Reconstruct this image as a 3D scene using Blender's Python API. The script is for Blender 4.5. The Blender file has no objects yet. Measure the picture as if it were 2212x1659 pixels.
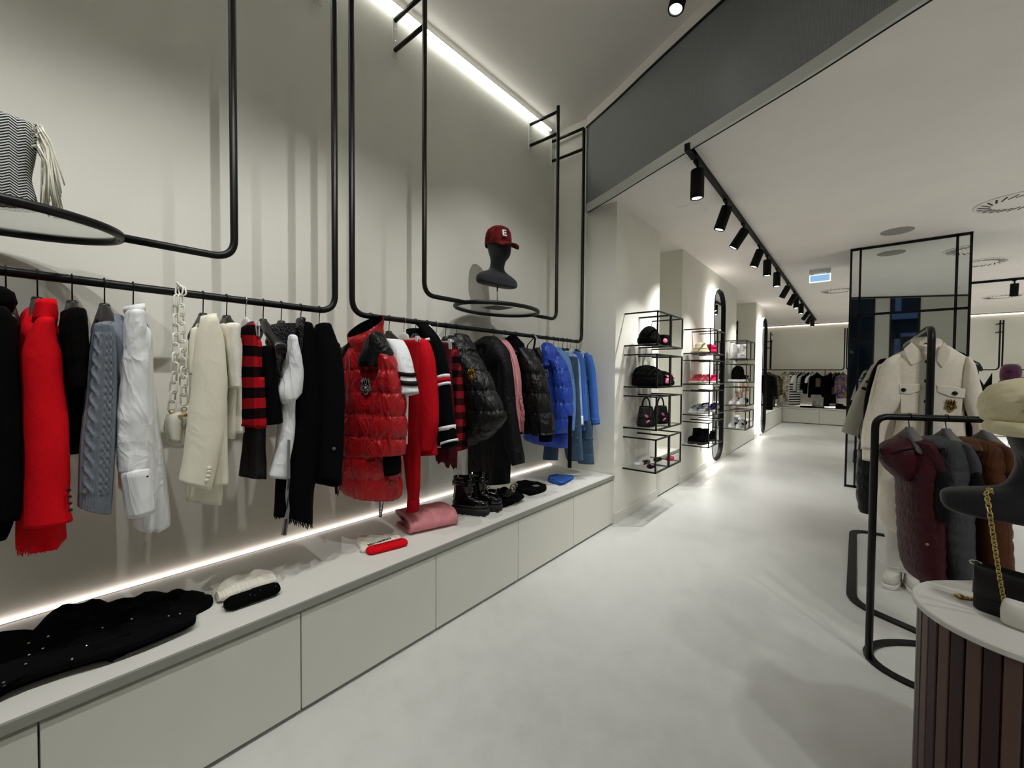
import bpy, bmesh, math, random
from mathutils import Vector as V, Matrix, noise
random.seed(7)
SC=bpy.context.scene; COL=SC.collection
PI=math.pi
# ---------------------------------------------------------------- camera
W_,H_=2212.0,1659.0; F_=893.9
yaw,tilt,roll=[math.radians(a) for a in (39.829,1.413,.402)]
CAM=V((0,0,1.4))
fw=V((-math.sin(yaw)*math.cos(tilt),math.cos(yaw)*math.cos(tilt),-math.sin(tilt)))
_r=V((math.cos(yaw),math.sin(yaw),0)); _u=_r.cross(fw)
CR=_r*math.cos(roll)+_u*math.sin(roll); CU=-_r*math.sin(roll)+_u*math.cos(roll)
cd=bpy.data.cameras.new('camera'); co=bpy.data.objects.new('camera',cd); COL.objects.link(co)
cd.sensor_width=36; cd.lens=F_/W_*36; cd.clip_start=.02; cd.clip_end=100
m=Matrix((CR,CU,-fw)).transposed().to_4x4(); m.translation=CAM; co.matrix_world=m
SC.camera=co
def ray(x,y): return fw+CR*((x-W_/2)/F_)-CU*((y-H_/2)/F_)
def onX(x,y,X): d=ray(x,y); return CAM+d*(X/d.x)
def onY(x,y,Y): d=ray(x,y); return CAM+d*(Y/d.y)
def onZ(x,y,Z): d=ray(x,y); return CAM+d*((Z-1.4)/d.z)
def onV(x,y,p,a):                      # vertical plane through p=(x,y) running along a=(x,y)
    n=V((a[1],-a[0],0)); d=ray(x,y); return CAM+d*((n.dot(V((p[0],p[1],0))-V((0,0,0))))/n.dot(d))
def onP(x,y,pl):
    if pl[0]=='X': return onX(x,y,pl[1])
    if pl[0]=='Y': return onY(x,y,pl[1])
    if pl[0]=='Z': return onZ(x,y,pl[1])
    return onV(x,y,pl[1],pl[2])
def pnorm(pl):                          # unit normal of the plane, towards the room
    if pl[0]=='X': return V((1,0,0))
    if pl[0]=='Y': return V((0,-1,0))
    if pl[0]=='Z': return V((0,0,1))
    n=V((pl[2][1],-pl[2][0],0)).normalized()
    c=V((pl[1][0],pl[1][1],0))
    return n if n.dot(-c)>0 else -n
# ---------------------------------------------------------------- materials
def lin(h):
    h=h.lstrip('#'); c=[int(h[i:i+2],16)/255 for i in (0,2,4)]
    return tuple(x/12.92 if x<=.04045 else ((x+.055)/1.055)**2.4 for x in c)+(1,)
MATS={}
class NT:
    def __init__(s,name):
        s.m=bpy.data.materials.new(name); s.m.use_nodes=True; s.t=s.m.node_tree; s.n=s.t.nodes; s.l=s.t.links
        s.b=s.n['Principled BSDF']; s.tc=None
    def node(s,k,**kw):
        n=s.n.new(k)
        for a,v in kw.items(): setattr(n,a,v)
        return n
    def coord(s):
        if not s.tc: s.tc=s.node('ShaderNodeTexCoord')
        return s.tc.outputs['Object']
    def link(s,a,b): s.l.new(a,b)
    def math(s,op,a,b=None,c=None):
        n=s.node('ShaderNodeMath',operation=op)
        for i,v in enumerate((a,b,c)):
            if v is None: continue
            if isinstance(v,(int,float)): n.inputs[i].default_value=v
            else: s.link(v,n.inputs[i])
        return n.outputs[0]
    def xyz(s):
        n=s.node('ShaderNodeSeparateXYZ'); s.link(s.coord(),n.inputs[0]); return n.outputs
    def noise(s,scale,detail=3,rough=.5,stretch=None):
        n=s.node('ShaderNodeTexNoise'); n.inputs['Scale'].default_value=scale; n.inputs['Detail'].default_value=detail; n.inputs['Roughness'].default_value=rough
        v=s.coord()
        if stretch:
            mp=s.node('ShaderNodeMapping'); mp.inputs['Scale'].default_value=stretch; s.link(v,mp.inputs[0]); v=mp.outputs[0]
        s.link(v,n.inputs['Vector']); return n.outputs['Fac']
    def ramp(s,fac,stops,interp='LINEAR'):
        r=s.node('ShaderNodeValToRGB'); r.color_ramp.interpolation=interp; e=r.color_ramp.elements
        while len(e)<len(stops): e.new(.5)
        for i,(p,c) in enumerate(stops): e[i].position=p; e[i].color=lin(c) if isinstance(c,str) else c
        s.link(fac,r.inputs[0]); return r.outputs[0]
    def bump(s,h,strength=.3,dist=.01):
        b=s.node('ShaderNodeBump'); b.inputs['Strength'].default_value=strength; b.inputs['Distance'].default_value=dist
        s.link(h,b.inputs['Height']); s.link(b.outputs[0],s.b.inputs['Normal'])
    def base(s,c,rough=.8,metal=0,spec=.5):
        if isinstance(c,str): s.b.inputs['Base Color'].default_value=lin(c)
        else: s.link(c,s.b.inputs['Base Color'])
        s.b.inputs['Roughness'].default_value=rough; s.b.inputs['Metallic'].default_value=metal
        s.b.inputs['Specular IOR Level'].default_value=spec
def plain(name,c,rough=.6,metal=0,spec=.5,bump=None,var=0,coat=0):
    if name in MATS: return MATS[name]
    t=NT(name)
    if var:
        h=lin(c); f=t.noise(6,4); a=tuple(max(0,x*(1-var)) for x in h[:3])+(1,); b=tuple(min(1,x*(1+var)) for x in h[:3])+(1,)
        t.base(t.ramp(f,[(.3,a),(.7,b)]),rough,metal,spec)
    else: t.base(c,rough,metal,spec)
    if bump: t.bump(t.noise(bump[0],4,.6),bump[1],bump[2] if len(bump)>2 else .004)
    if coat: t.b.inputs['Coat Weight'].default_value=coat; t.b.inputs['Coat Roughness'].default_value=.08
    MATS[name]=t.m; return t.m
def creases(t,fine,fs,fd,cs=.5,cd=.012,sc=9,st=(1,1,.45)):
    """fine weave plus soft ridged cloth creases"""
    n=t.node('ShaderNodeTexNoise'); n.inputs['Scale'].default_value=sc; n.inputs['Detail'].default_value=3; n.inputs['Distortion'].default_value=.9
    mp=t.node('ShaderNodeMapping'); mp.inputs['Scale'].default_value=st; t.link(t.coord(),mp.inputs[0]); t.link(mp.outputs[0],n.inputs['Vector'])
    r=t.math('POWER',t.math('MAXIMUM',0,t.math('SUBTRACT',1,t.math('MULTIPLY',t.math('ABSOLUTE',t.math('SUBTRACT',n.outputs['Fac'],.5)),4))),2)
    b1=t.node('ShaderNodeBump'); b1.inputs['Strength'].default_value=cs; b1.inputs['Distance'].default_value=cd; t.link(r,b1.inputs['Height'])
    b2=t.node('ShaderNodeBump'); b2.inputs['Strength'].default_value=fs; b2.inputs['Distance'].default_value=fd; t.link(fine,b2.inputs['Height']); t.link(b1.outputs[0],b2.inputs['Normal']); t.link(b2.outputs[0],t.b.inputs['Normal'])
def fabric(name,c,scale=260,strength=.35,rough=.92,var=.07,spec=.08,crease=.12):
    if name in MATS: return MATS[name]
    t=NT(name); h=lin(c); f=t.noise(6,4); k=t.noise(scale*.6,2)
    mx=t.math('ADD',t.math('MULTIPLY',f,.5),t.math('MULTIPLY',k,.5))
    t.base(t.ramp(mx,[(.3,tuple(max(0,x*(1-var*1.6)) for x in h[:3])+(1,)),(.7,tuple(min(1,x*(1+var*1.6)) for x in h[:3])+(1,))]),rough,0,spec)
    creases(t,t.noise(scale,4,.6),strength,.002,crease); MATS[name]=t.m; return t.m
def nylon(name,c,rough,spec,cs=.42,sc=11):
    t=NT(name); t.base(c,rough,0,spec); creases(t,t.noise(60,3,.6),.15,.004,cs,.016,sc,(1,1,.6)); MATS[name]=t.m; return t.m
def emit(name,c,strength):
    t=NT(name); t.base('#000000',.5); t.b.inputs['Emission Color'].default_value=lin(c); t.b.inputs['Emission Strength'].default_value=strength
    MATS[name]=t.m; return t.m
def stripes(name,cols,axis=2,period=.1,duty=None,rough=.9,off=0.0):
    """horizontal bands: cols=[(start 0..1,colour)...] repeated every period along axis"""
    t=NT(name); p=t.xyz()[axis]; f=t.math('FRACT',t.math('DIVIDE',t.math('ADD',p,off+100*period),period))
    t.base(t.ramp(f,cols,'CONSTANT'),rough,0,.2); t.bump(t.noise(260,3),.3,.002); MATS[name]=t.m; return t.m
# ---------------------------------------------------------------- objects
def tag(o,label=None,cat=None,group=None,kind=None):
    if label: o['label']=label
    if cat: o['category']=cat
    if group: o['group']=group
    if kind: o['kind']=kind
    return o
def thing(name,label,cat,loc,group=None,rotz=0):
    o=bpy.data.objects.new(name,None); o.empty_display_size=.05; COL.objects.link(o); o.location=loc; o.rotation_euler=(0,0,rotz)
    return tag(o,label,cat,group)
def wloc(o):
    p=V((0,0,0))
    while o is not None: p=p+V(o.location); o=o.parent
    return p
class MB:
    def __init__(s): s.v=[];s.f=[];s.s=[];s.mi=[];s.cm=0
    def add(s,vs,fs,smooth=False):
        b=len(s.v); s.v+= [V(p) for p in vs]
        for f in fs: s.f.append([i+b for i in f]); s.s.append(smooth); s.mi.append(s.cm)
        return s
    def box(s,lo,hi):
        (a,b,c),(d,e,f)=lo,hi
        return s.add([(a,b,c),(d,b,c),(d,e,c),(a,e,c),(a,b,f),(d,b,f),(d,e,f),(a,e,f)],[(3,2,1,0),(4,5,6,7),(0,1,5,4),(1,2,6,5),(2,3,7,6),(3,0,4,7)])
    def obox(s,c,ax,ay,az):            # oriented box from centre and half axes
        c,ax,ay,az=V(c),V(ax),V(ay),V(az)
        vs=[c+ax*i+ay*j+az*k for k in(-1,1) for j in(-1,1) for i in(-1,1)]
        return s.add(vs,[(1,0,2,3),(4,5,7,6),(0,1,5,4),(3,2,6,7),(1,3,7,5),(2,0,4,6)])
    def rings(s,R,cap0=True,cap1=True,closed=True,smooth=True,in0=0,in1=0):
        n=len(R[0]); vs=[p for r in R for p in r]; fs=[]
        for i in range(len(R)-1):
            for j in range(n if closed else n-1):
                k=(j+1)%n; fs.append((i*n+j,i*n+k,(i+1)*n+k,(i+1)*n+j))
        s.add(vs,fs,smooth)
        for on,r,fl,dp,o in ((cap0,R[0],True,in0,R[1] if len(R)>1 else None),(cap1,R[-1],False,in1,R[-2] if len(R)>1 else None)):
            if not on: continue
            c=sum((V(p) for p in r),V())/n
            if dp: 
                oc=sum((V(p) for p in o),V())/n; d=(oc-c); c=c+d.normalized()*dp if d.length>1e-6 else c
            s.add(list(r)+[c],[((j+1)%n,j,n) if fl else (j,(j+1)%n,n) for j in range(n)],smooth)
        return s
    def tube(s,path,r,n=10,closed=False,rr=None,flat=None):
        P=[V(p) for p in path]; m=len(P); R=[]; up=None
        for i,p in enumerate(P):
            if closed: t=P[(i+1)%m]-P[i-1]
            else: t=P[min(i+1,m-1)]-P[max(i-1,0)]
            if t.length<1e-9: t=V((0,0,1))
            t.normalize()
            if up is None: up=V((0,0,1)) if abs(t.z)<.9 else V((1,0,0))
            a=t.cross(up)
            if a.length<1e-5: a=t.orthogonal()
            a.normalize(); b=a.cross(t).normalized(); up=b
            q=rr[i] if rr else r; k=flat or 1
            R.append([p+a*math.cos(2*PI*j/n)*q+b*math.sin(2*PI*j/n)*q*k for j in range(n)])
        if closed: R.append(R[0]); return s.rings(R,False,False)
        return s.rings(R)
    def lathe(s,c,prof,n=24,axis=V((0,0,1)),sx=1,sy=1):
        c=V(c); axis=V(axis).normalized(); a=axis.orthogonal().normalized()
        if abs(axis.z)>.99: a=V((1,0,0))
        b=axis.cross(a); R=[[c+axis*h+a*math.cos(2*PI*j/n)*r*sx+b*math.sin(2*PI*j/n)*r*sy for j in range(n)] for r,h in prof]
        return s.rings(R)
    def prism(s,pts,d):                # polygon extruded by vector d
        P=[V(p) for p in pts]; d=V(d); n=len(P)
        s.add(P+[p+d for p in P],[tuple(range(n))[::-1],tuple(range(n,2*n))]+[(j,(j+1)%n,(j+1)%n+n,j+n) for j in range(n)]); return s
    def ball(s,c,r,n=16,m=10,sc=(1,1,1)):
        c=V(c); R=[]
        for i in range(m+1):
            a=-PI/2+PI*i/m; q=max(math.cos(a),.01)
            R.append([c+V((math.cos(2*PI*j/n)*q*r*sc[0],math.sin(2*PI*j/n)*q*r*sc[1],math.sin(a)*r*sc[2])) for j in range(n)])
        return s.rings(R)
    def build(s,name,mat,parent=None,kind=None,label=None,bevel=0,auto=False):
        off=wloc(parent) if parent is not None else V()
        rz=parent.rotation_euler.z if parent is not None else 0
        me=bpy.data.meshes.new(name)
        if rz:
            M=Matrix.Rotation(-rz,3,'Z'); vs=[M@(p-off) for p in s.v]
        else: vs=[p-off for p in s.v]
        me.from_pydata([tuple(p) for p in vs],[],s.f); me.update()
        me.polygons.foreach_set('use_smooth',s.s)
        for mm in (mat if isinstance(mat,(list,tuple)) else [mat]): me.materials.append(mm)
        me.polygons.foreach_set('material_index',s.mi)
        bm=bmesh.new(); bm.from_mesh(me); bmesh.ops.remove_doubles(bm,verts=bm.verts,dist=1e-5); bmesh.ops.recalc_face_normals(bm,faces=bm.faces); bm.to_mesh(me); bm.free()
        o=bpy.data.objects.new(name,me); COL.objects.link(o)
        if parent is not None: o.parent=parent
        if kind: o['kind']=kind
        if label: o['label']=label
        if bevel:
            b=o.modifiers.new('bevel','BEVEL'); b.width=bevel; b.segments=2; b.limit_method='ANGLE'; b.angle_limit=.7
        return o
def solo(name,mb,mat,label,cat,group=None,bevel=0,at=None):
    """a thing that is one mesh; origin at its base centre"""
    lo=V([min(p[i] for p in mb.v) for i in range(3)]); hi=V([max(p[i] for p in mb.v) for i in range(3)])
    c=V(((lo.x+hi.x)/2,(lo.y+hi.y)/2,lo.z)) if at is None else V(at)
    mb.v=[p-c for p in mb.v]; o=mb.build(name,mat,None,bevel=bevel); o.location=c
    return tag(o,label,cat,group)
def struct(name,mb,mat,parent=None,bevel=0):
    o=mb.build(name,mat,parent,bevel=bevel)
    if parent is None: o['kind']='structure'
    return o
def round_path(P,rad,seg=7):
    P=[V(p) for p in P]; out=[P[0]]
    for i in range(1,len(P)-1):
        a,b,c=P[i-1],P[i],P[i+1]; d0=(a-b).normalized(); d1=(c-b).normalized()
        r=min(rad,(a-b).length*.49,(c-b).length*.49); p0=b+d0*r; p1=b+d1*r
        for k in range(seg+1):
            t=k/seg; out.append(p0*(1-t)**2+b*2*t*(1-t)+p1*t*t)
    out.append(P[-1]); return out
def dup(root,loc,rotz=None,label=None,group=None):
    r=root.copy(); COL.objects.link(r); r.location=loc
    if rotz is not None: r.rotation_euler=(0,0,rotz)
    if label: r['label']=label
    if group: r['group']=group
    for ch in list(root.children):
        c=ch.copy(); COL.objects.link(c); c.parent=r
        for g in list(ch.children):
            d=g.copy(); COL.objects.link(d); d.parent=c
    return r
# ---------------------------------------------------------------- cloth lofts
def cr(a,b,c,d,t): return b+(c-a)*(.5*t)+(a-b*2.5+c*2-d*.5)*(t*t)+((b-c)*1.5+(d-a)*.5)*(t*t*t)
def loft(rows,N=28,step=.02,e=2.2,wr=.004,wsc=(22,22,7),quilt=None,fold=0,disp=None,caps=(True,True),seed=None,fringe=0,open_top=False,mb=None,rt=None):
    """rows of (centre, half-width vector, half-depth vector) -> skinned cloth tube with folds, wrinkles, quilting"""
    sd=V((random.uniform(0,50),)*3) if seed is None else V((seed,)*3)
    L=[0]
    for i in range(1,len(rows)): L.append(L[-1]+max((rows[i][0]-rows[i-1][0]).length,1e-4))
    T=L[-1]; R=[]; n=len(rows); tt=[]
    for i in range(n-1):
        k=max(1,int(round((L[i+1]-L[i])/step)))
        for q in range(k): tt.append((i,q/k))
    tt.append((n-2,1.0))
    ph=random.uniform(0,6.28); kf=random.choice((5,6,7))
    for i,t in tt:
        g=[rows[max(i-1,0)],rows[i],rows[i+1],rows[min(i+2,n-1)]]
        c,h,d=[cr(g[0][k],g[1][k],g[2][k],g[3][k],t) for k in range(3)]
        s=L[i]+(L[i+1]-L[i])*t; u=s/T; ring=[]
        for j in range(N):
            a=2*PI*j/N; ca,sa=math.cos(a),math.sin(a)
            x=math.copysign(abs(ca)**(2/e),ca); y=math.copysign(abs(sa)**(2/e),sa)
            p=c+h*x+d*y; o=(h*x+d*y)
            if o.length<1e-7: ring.append(p); continue
            on=o.normalized()
            nn=noise.noise(V((p.x*wsc[0],p.y*wsc[1],p.z*wsc[2]))+sd)+.5*noise.noise(V((p.x*wsc[0]*2.3,p.y*wsc[1]*2.3,p.z*wsc[2]*2))+sd*2)
            q=nn*wr*min(1,.25+u*3)
            if fold: q+=fold*u*math.sin(kf*a+ph+2.2*noise.noise(V((0,s*3,0))+sd))
            if quilt:
                z=p.z if quilt[0]>0 else s
                w=abs(math.sin(PI*(z+(quilt[3]if len(quilt)>3 else 0))/abs(quilt[0]))); q+=quilt[1]*(w**.38-.6)
                if w<.7: q+=(.7-w)*quilt[2]*noise.noise(V((p.x*55,p.y*55,p.z*10))+sd)
            if disp: q+=disp(u,a,p,s)
            if fringe and i==n-2 and t>.999: p=p+V((0,0,fringe*noise.noise(p*90+sd)*1.6))
            ring.append(p+on*q)
        R.append(ring)
    if caps[0] and wr>0 and not open_top and rt is None: rt=.010
    if rt and len(R)>2:
        c=sum(R[0],V())/N; ax=(c-sum(R[2],V())/N); ax=ax.normalized() if ax.length>1e-6 else V((0,0,1))
        R=[[c+(p-c)*.45+ax*rt for p in R[0]],[c+(p-c)*.82+ax*rt*.6 for p in R[0]]]+R
    mb=mb or MB()
    mb.rings(R,caps[0],caps[1],in0=(.03 if open_top else 0),in1=.04)
    return mb
def pxrows(rows,pl,depth,off=0.0):
    """silhouette rows in photo pixels (y,xl,xr[,k]) or ((xl,yl),(xr,yr)[,k]) carried to a real vertical plane; k scales the depth"""
    out=[]; n=pnorm(pl)
    for r in rows:
        if isinstance(r[0],tuple): a=onP(*r[0],pl); b=onP(*r[1],pl); k=r[2] if len(r)>2 else 1
        else: a=onP(r[1],r[0],pl); b=onP(r[2],r[0],pl); k=r[3] if len(r)>3 else 1
        c=(a+b)/2+n*off; out.append((c,(b-a)/2,n*depth*k))
    return out
def patch(pts,pl,th=.008,off=.0):      # flat sewn-on piece: pixel outline on a plane, extruded
    n=pnorm(pl); return MB().prism([onP(x,y,pl)+n*off for x,y in pts],n*th)
def seg(p,q,n=6): return [V(p)+(V(q)-V(p))*(i/n) for i in range(n+1)]
NEARP=59; FARP=63; RIGHTP=310; ENTP=92; EXPO=0.0
# ================================================================ setting
XB=-1.722; XW=-2.42; ZB=.462; ZL=2.99; ZH=3.86; YE=3.556
def wallmat(name,c,bs=.12):
    t=NT(name); h=lin(c); f=t.noise(1.7,5,.6)
    t.base(t.ramp(f,[(.3,tuple(x*.96 for x in h[:3])+(1,)),(.7,tuple(min(1,x*1.03) for x in h[:3])+(1,))]),.85,0,.25)
    t.bump(t.noise(90,5,.65),bs,.004); return t.m
M_wall=wallmat('wall_paint','#e4e3d9'); M_ceil=wallmat('ceiling_paint','#e8e3de',.06); M_white=plain('white_laminate','#dbdbd4',.45,0,.4,(300,.04,.002),.015)
M_front=plain('bench_front_paint','#d4d4cb',.5,0,.4,(300,.05,.002),.015)
M_edge=plain('bench_edge_grey','#8f9088',.5)
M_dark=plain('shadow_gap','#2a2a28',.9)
M_black=plain('black_powder_coat','#070708',.4,0,.3,(500,.03,.001))
M_blackm=plain('matt_black','#060607',.65,0,.2)
M_chrome=plain('brushed_steel','#c9c9c9',.25,1)
M_gold=plain('gold_metal','#c9a24a',.28,1)
# floor: grey polished screed in big tiles
t=NT('grey_screed_floor'); f1=t.noise(1.1,6,.62); f2=t.noise(9,5,.7)
mx=t.math('ADD',t.math('MULTIPLY',f1,.65),t.math('MULTIPLY',f2,.35))
t.base(t.ramp(mx,[(.3,'#bbbcb8'),(.5,'#c9cac6'),(.7,'#d1d2ce')]),.42,0,.45)
rg=t.ramp(f2,[(.3,(.36,)*3+(1,)),(.7,(.52,)*3+(1,))]); t.link(rg,t.b.inputs['Roughness'])
x,y,z=t.xyz()
def joint(p,per,o):
    q=t.math('ABSOLUTE',t.math('SUBTRACT',t.math('FRACT',t.math('DIVIDE',t.math('ADD',p,o),per)),.5)); return t.math('GREATER_THAN',q,.4985)
j=t.math('MAXIMUM',joint(x,1.2,50.55),joint(y,1.2,50.2))
t.bump(t.math('SUBTRACT',t.math('MULTIPLY',t.noise(60,4),.15),t.math('MULTIPLY',j,.6)),.25,.003)
M_floor=t.m
struct('floor',MB().box((-2.6,-3.2,-.1),(6.7,15.7,0)),M_floor)
# ceilings: tall front bay, lower shop floor behind the bulkhead
struct('ceiling',MB().box((-2.6,-3.2,ZH),(6.7,3.7,ZH+.1)),M_ceil)
BK=[(-2.02,3.55),(-1.66,3.385),(-1.3,3.205),(-.95,3.035),(-.6,2.87),(-.2,2.675),(.16,2.475),(.9,2.08),(1.8,1.6),(3,.95),(4.5,.15),(6.5,-.95)]
low=[(a,b,ZL) for a,b in BK]+[(6.5,15.6,ZL),(-2.5,15.6,ZL),(-2.5,3.6,ZL)]
struct('ceiling',MB().prism(low,(0,0,.1)),M_ceil)
struct('wall_left',MB().box((XW-.1,-3.1,0),(XW,15.6,ZH)),M_wall)
struct('wall_left',MB().box((XW,YE,0),(-1.724,4.645,ZH)),M_wall)
struct('wall_left',MB().box((XW,5.415,0),(-1.724,8.47,ZL)),M_wall)
struct('wall_left',MB().box((XW,10.36,0),(-1.724,11.45,ZL)),M_wall)
struct('wall_back',MB().box((XW-.1,15.5,0),(6.6,15.6,ZL+.1)),M_wall)
struct('wall_right',MB().box((6.5,-3.1,0),(6.6,15.6,ZH)),M_wall)
# shop front with tall panes towards the street
wf=MB(); FX=[onY(x,700,16.44).x for x in (1838,1890,1921,1988)]
for a,b in ((-2.5,-1.9),(FX[1],FX[2]),(FX[3],2.9),(4.6,5.2),(6.2,6.6)): wf.box((a,-3.12,0),(b,-2.95,ZH))
wf.box((-2.5,-3.12,3.82),(6.6,-2.95,ZH)); wf.box((-2.5,-3.12,0),(6.6,-2.95,.25))
struct('wall_front',wf,M_wall)
t=NT('shop_window_glass'); t.base('#dfe8ea',.02); t.b.inputs['Transmission Weight'].default_value=1; t.b.inputs['IOR'].default_value=1.2; M_pane=t.m
for i,(a,b) in enumerate(((-1.9,FX[1]),(FX[2],FX[3]),(2.9,4.6),(5.2,6.2))):
    fr=MB()
    for lo,hi in (((a,-3.06,.25),(a+.05,-3.0,3.82)),((b-.05,-3.06,.25),(b,-3.0,3.82)),((a,-3.06,3.77),(b,-3.0,3.82)),((a,-3.06,.25),(b,-3.0,.3)),((a,-3.06,2.5),(b,-3.0,2.55))): fr.box(lo,hi)
    w=struct('window_%d'%(i+1),fr,M_black)
    struct('pane',MB().box((a+.05,-3.035,.3),(b-.05,-3.025,3.77)),M_pane,w)
# facade across the street seen in the mirror
M_slate=plain('slate_facade','#2c3a44',.8); M_bluew=plain('pale_blue_window_frame','#9fc0ee',.6)
fb=thing('street_facade','dark slate house front with pale blue window frames across the street','building',(1,-9,0))
MB().box((-12,-9.5,-1),(14,-9,9)).build('wall',M_slate,fb)
for cx in (-4.2,-1.2,1.8,4.8,7.8):
    for cz in (1.2,4.0,7):
        q=MB(); a,b,c,d=cx-.7,cx+.7,cz-.1,cz+1.9
        for lo,hi in (((a,-9,c),(a+.17,-8.9,d)),((b-.17,-9,c),(b,-8.9,d)),((a,-9,d-.15),(b,-8.9,d)),((a-.2,-9,c-.25),(b+.2,-8.8,c))): q.box(lo,hi)
        q.build('window_frame',M_bluew,fb)
struct('ground_street',MB().box((-14,-9.2,-.12),(16,-3.15,-.02)),plain('asphalt','#3a3b3d',.9))
# ---------------------------------------------------------------- bulkhead of woven metal mesh
def smoothpts(P,k=6):
    Q=[V((a,b,0)) for a,b in P]; o=[]
    for i in range(len(Q)-1):
        g=[Q[max(i-1,0)],Q[i],Q[i+1],Q[min(i+2,len(Q)-1)]]
        o+= [cr(*g,q/k) for q in range(k)]
    return o+[Q[-1]]
bp=smoothpts(BK)
t=NT('woven_metal_mesh'); x,y,z=t.xyz()
s=t.math('ADD',t.math('MULTIPLY',x,.9),t.math('MULTIPLY',y,-.43))
a1=t.math('SINE',t.math('MULTIPLY',t.math('ADD',s,z),520)); a2=t.math('SINE',t.math('MULTIPLY',t.math('SUBTRACT',s,z),520))
t.base(t.ramp(t.math('MULTIPLY',a1,a2),[(.0,'#6a6d6e'),(.5,'#8a8d8e'),(1,'#a8abac')]),.4,.35); t.bump(t.math('MULTIPLY',a1,a2),.35,.003)
M_mesh=t.m
def strip(P,z0,z1,off,th,mb=None):
    mb=mb or MB(); n=[]
    for i in range(len(P)):
        d=(P[min(i+1,len(P)-1)]-P[max(i-1,0)]).normalized(); n.append(V((d.y,-d.x,0)))
    n=[q if q.y<0 else -q for q in n]
    R=[[p+q*off+V((0,0,z0)),p+q*(off+th)+V((0,0,z0)),p+q*(off+th)+V((0,0,z1)),p+q*off+V((0,0,z1))] for p,q in zip(P,n)]
    return mb.rings(R,smooth=False)
bk=struct('trim_1',strip(bp,ZL+.02,ZH-.1,0,.03),M_mesh)
struct('trim_2',strip(bp,ZH-.1,ZH,.005,.02),M_ceil)
M_trim=plain('pale_grey_trim','#b9bab5',.4)
struct('trim_3',strip(bp,ZL-.034,ZL+.035,.012,.022),M_trim)
struct('trim_4',strip(bp,ZL-.034,ZL-.004,-.002,.012),M_blackm)
struct('trim_5',strip(bp,ZH-.115,ZH-.1,.02,.02),M_black)
# vertical joint in the mesh
p=onZ(1607,180,3.05)
struct('trim_6',MB().box((-.45,2.765,ZL+.03),(-.443,2.80,ZH-.1)),plain('mesh_joint','#7d8083',.5,.6))
struct('trim_7',MB().box((-2.03,YE-.03,ZL-.03),(-1.98,YE,ZH-.1)),M_trim)
# ---------------------------------------------------------------- bench and cabinets
def bench_top(label,lo,hi):
    mb=MB().box(lo,hi); o=solo('bench_top',mb,[M_white],label,'worktop',bevel=.002); return o
def cabinets(ys,label,xf=XB,front='x'):
    for a,b in zip(ys[:-1],ys[1:]):
        c=thing('cabinet',label(a,b),'cabinet',((xf-.3),(a+b)/2,0),'low cabinets under the bench')
        MB().box((XW+.04,a+.001,.03),(xf-.022,b-.001,ZB-.031)).build('carcass',M_front,c)
        MB().box((xf-.02,a+.0025,.018),(xf,b-.0025,ZB-.045)).build('door',M_front,c,bevel=.0015)
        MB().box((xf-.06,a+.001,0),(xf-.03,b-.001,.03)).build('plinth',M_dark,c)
t1=thing('bench_top','long off-white display bench top running under the clothes rails','worktop',((XW+XB)/2,.3,ZB))
MB().box((XW+.001,-2.95,ZB-.03),(XB-.004,2.139,ZB)).build('slab',M_white,t1)
MB().box((XW+.001,2.141,ZB-.03),(XB-.004,YE-.002,ZB)).build('slab',M_white,t1)
MB().box((XB-.004,-2.95,ZB-.03),(XB+.008,YE-.002,ZB-.0005)).build('front_edge',M_edge,t1)
cl=['first cabinet at the far end of the long bench, beside the shelf pillar','white cabinet panel under the bench below the black boots','white cabinet panel under the bench below the pink folded knit','white cabinet panel under the bench below the two knit hats by the black dress','white cabinet panel under the bench below the folded black dress','white cabinet panel at the very left edge of the photo']
ys=[-2.79,-2.084,-1.379,-.674,.026,.731,1.437,2.142,2.848,3.553]
lab={2.848:cl[0],2.142:cl[1],1.437:cl[2],.731:cl[3],.026:cl[4],-.674:cl[5],-1.379:'white cabinet panel of the long bench, first one beyond the left edge of the photo',-2.084:'white cabinet panel of the long bench, second one beyond the left edge of the photo',-2.79:'white cabinet panel at the shop window end of the long bench'}
cabinets(ys,lambda a,b:lab[a])
for (y0,y1,w) in ((4.645,5.415,'first'),(8.47,10.36,'second')):
    b=thing('bench_top','off-white bench top inside the %s wall niche past the pillar'%w,'worktop',(-2.07,(y0+y1)/2,ZB-.03))
    MB().box((XW+.001,y0+.002,ZB-.03),(XB-.004,y1-.002,ZB)).build('slab',M_white,b); MB().box((XB-.004,y0+.002,ZB-.03),(XB+.004,y1-.002,ZB-.001)).build('front_edge',M_edge,b)
    n=1 if w=='first' else 3; yy=[y0+.002+(y1-y0-.004)*i/n for i in range(n+1)]
    cabinets(yy,lambda a,b:('low white cabinet filling the first niche between the shelf walls' if w=='first' else 'low white cabinet in the second niche, %s from the front'%{0:'first',1:'second',2:'third'}[int(round((a-yy[0])/(yy[1]-yy[0])))]),xf=XB)
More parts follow.
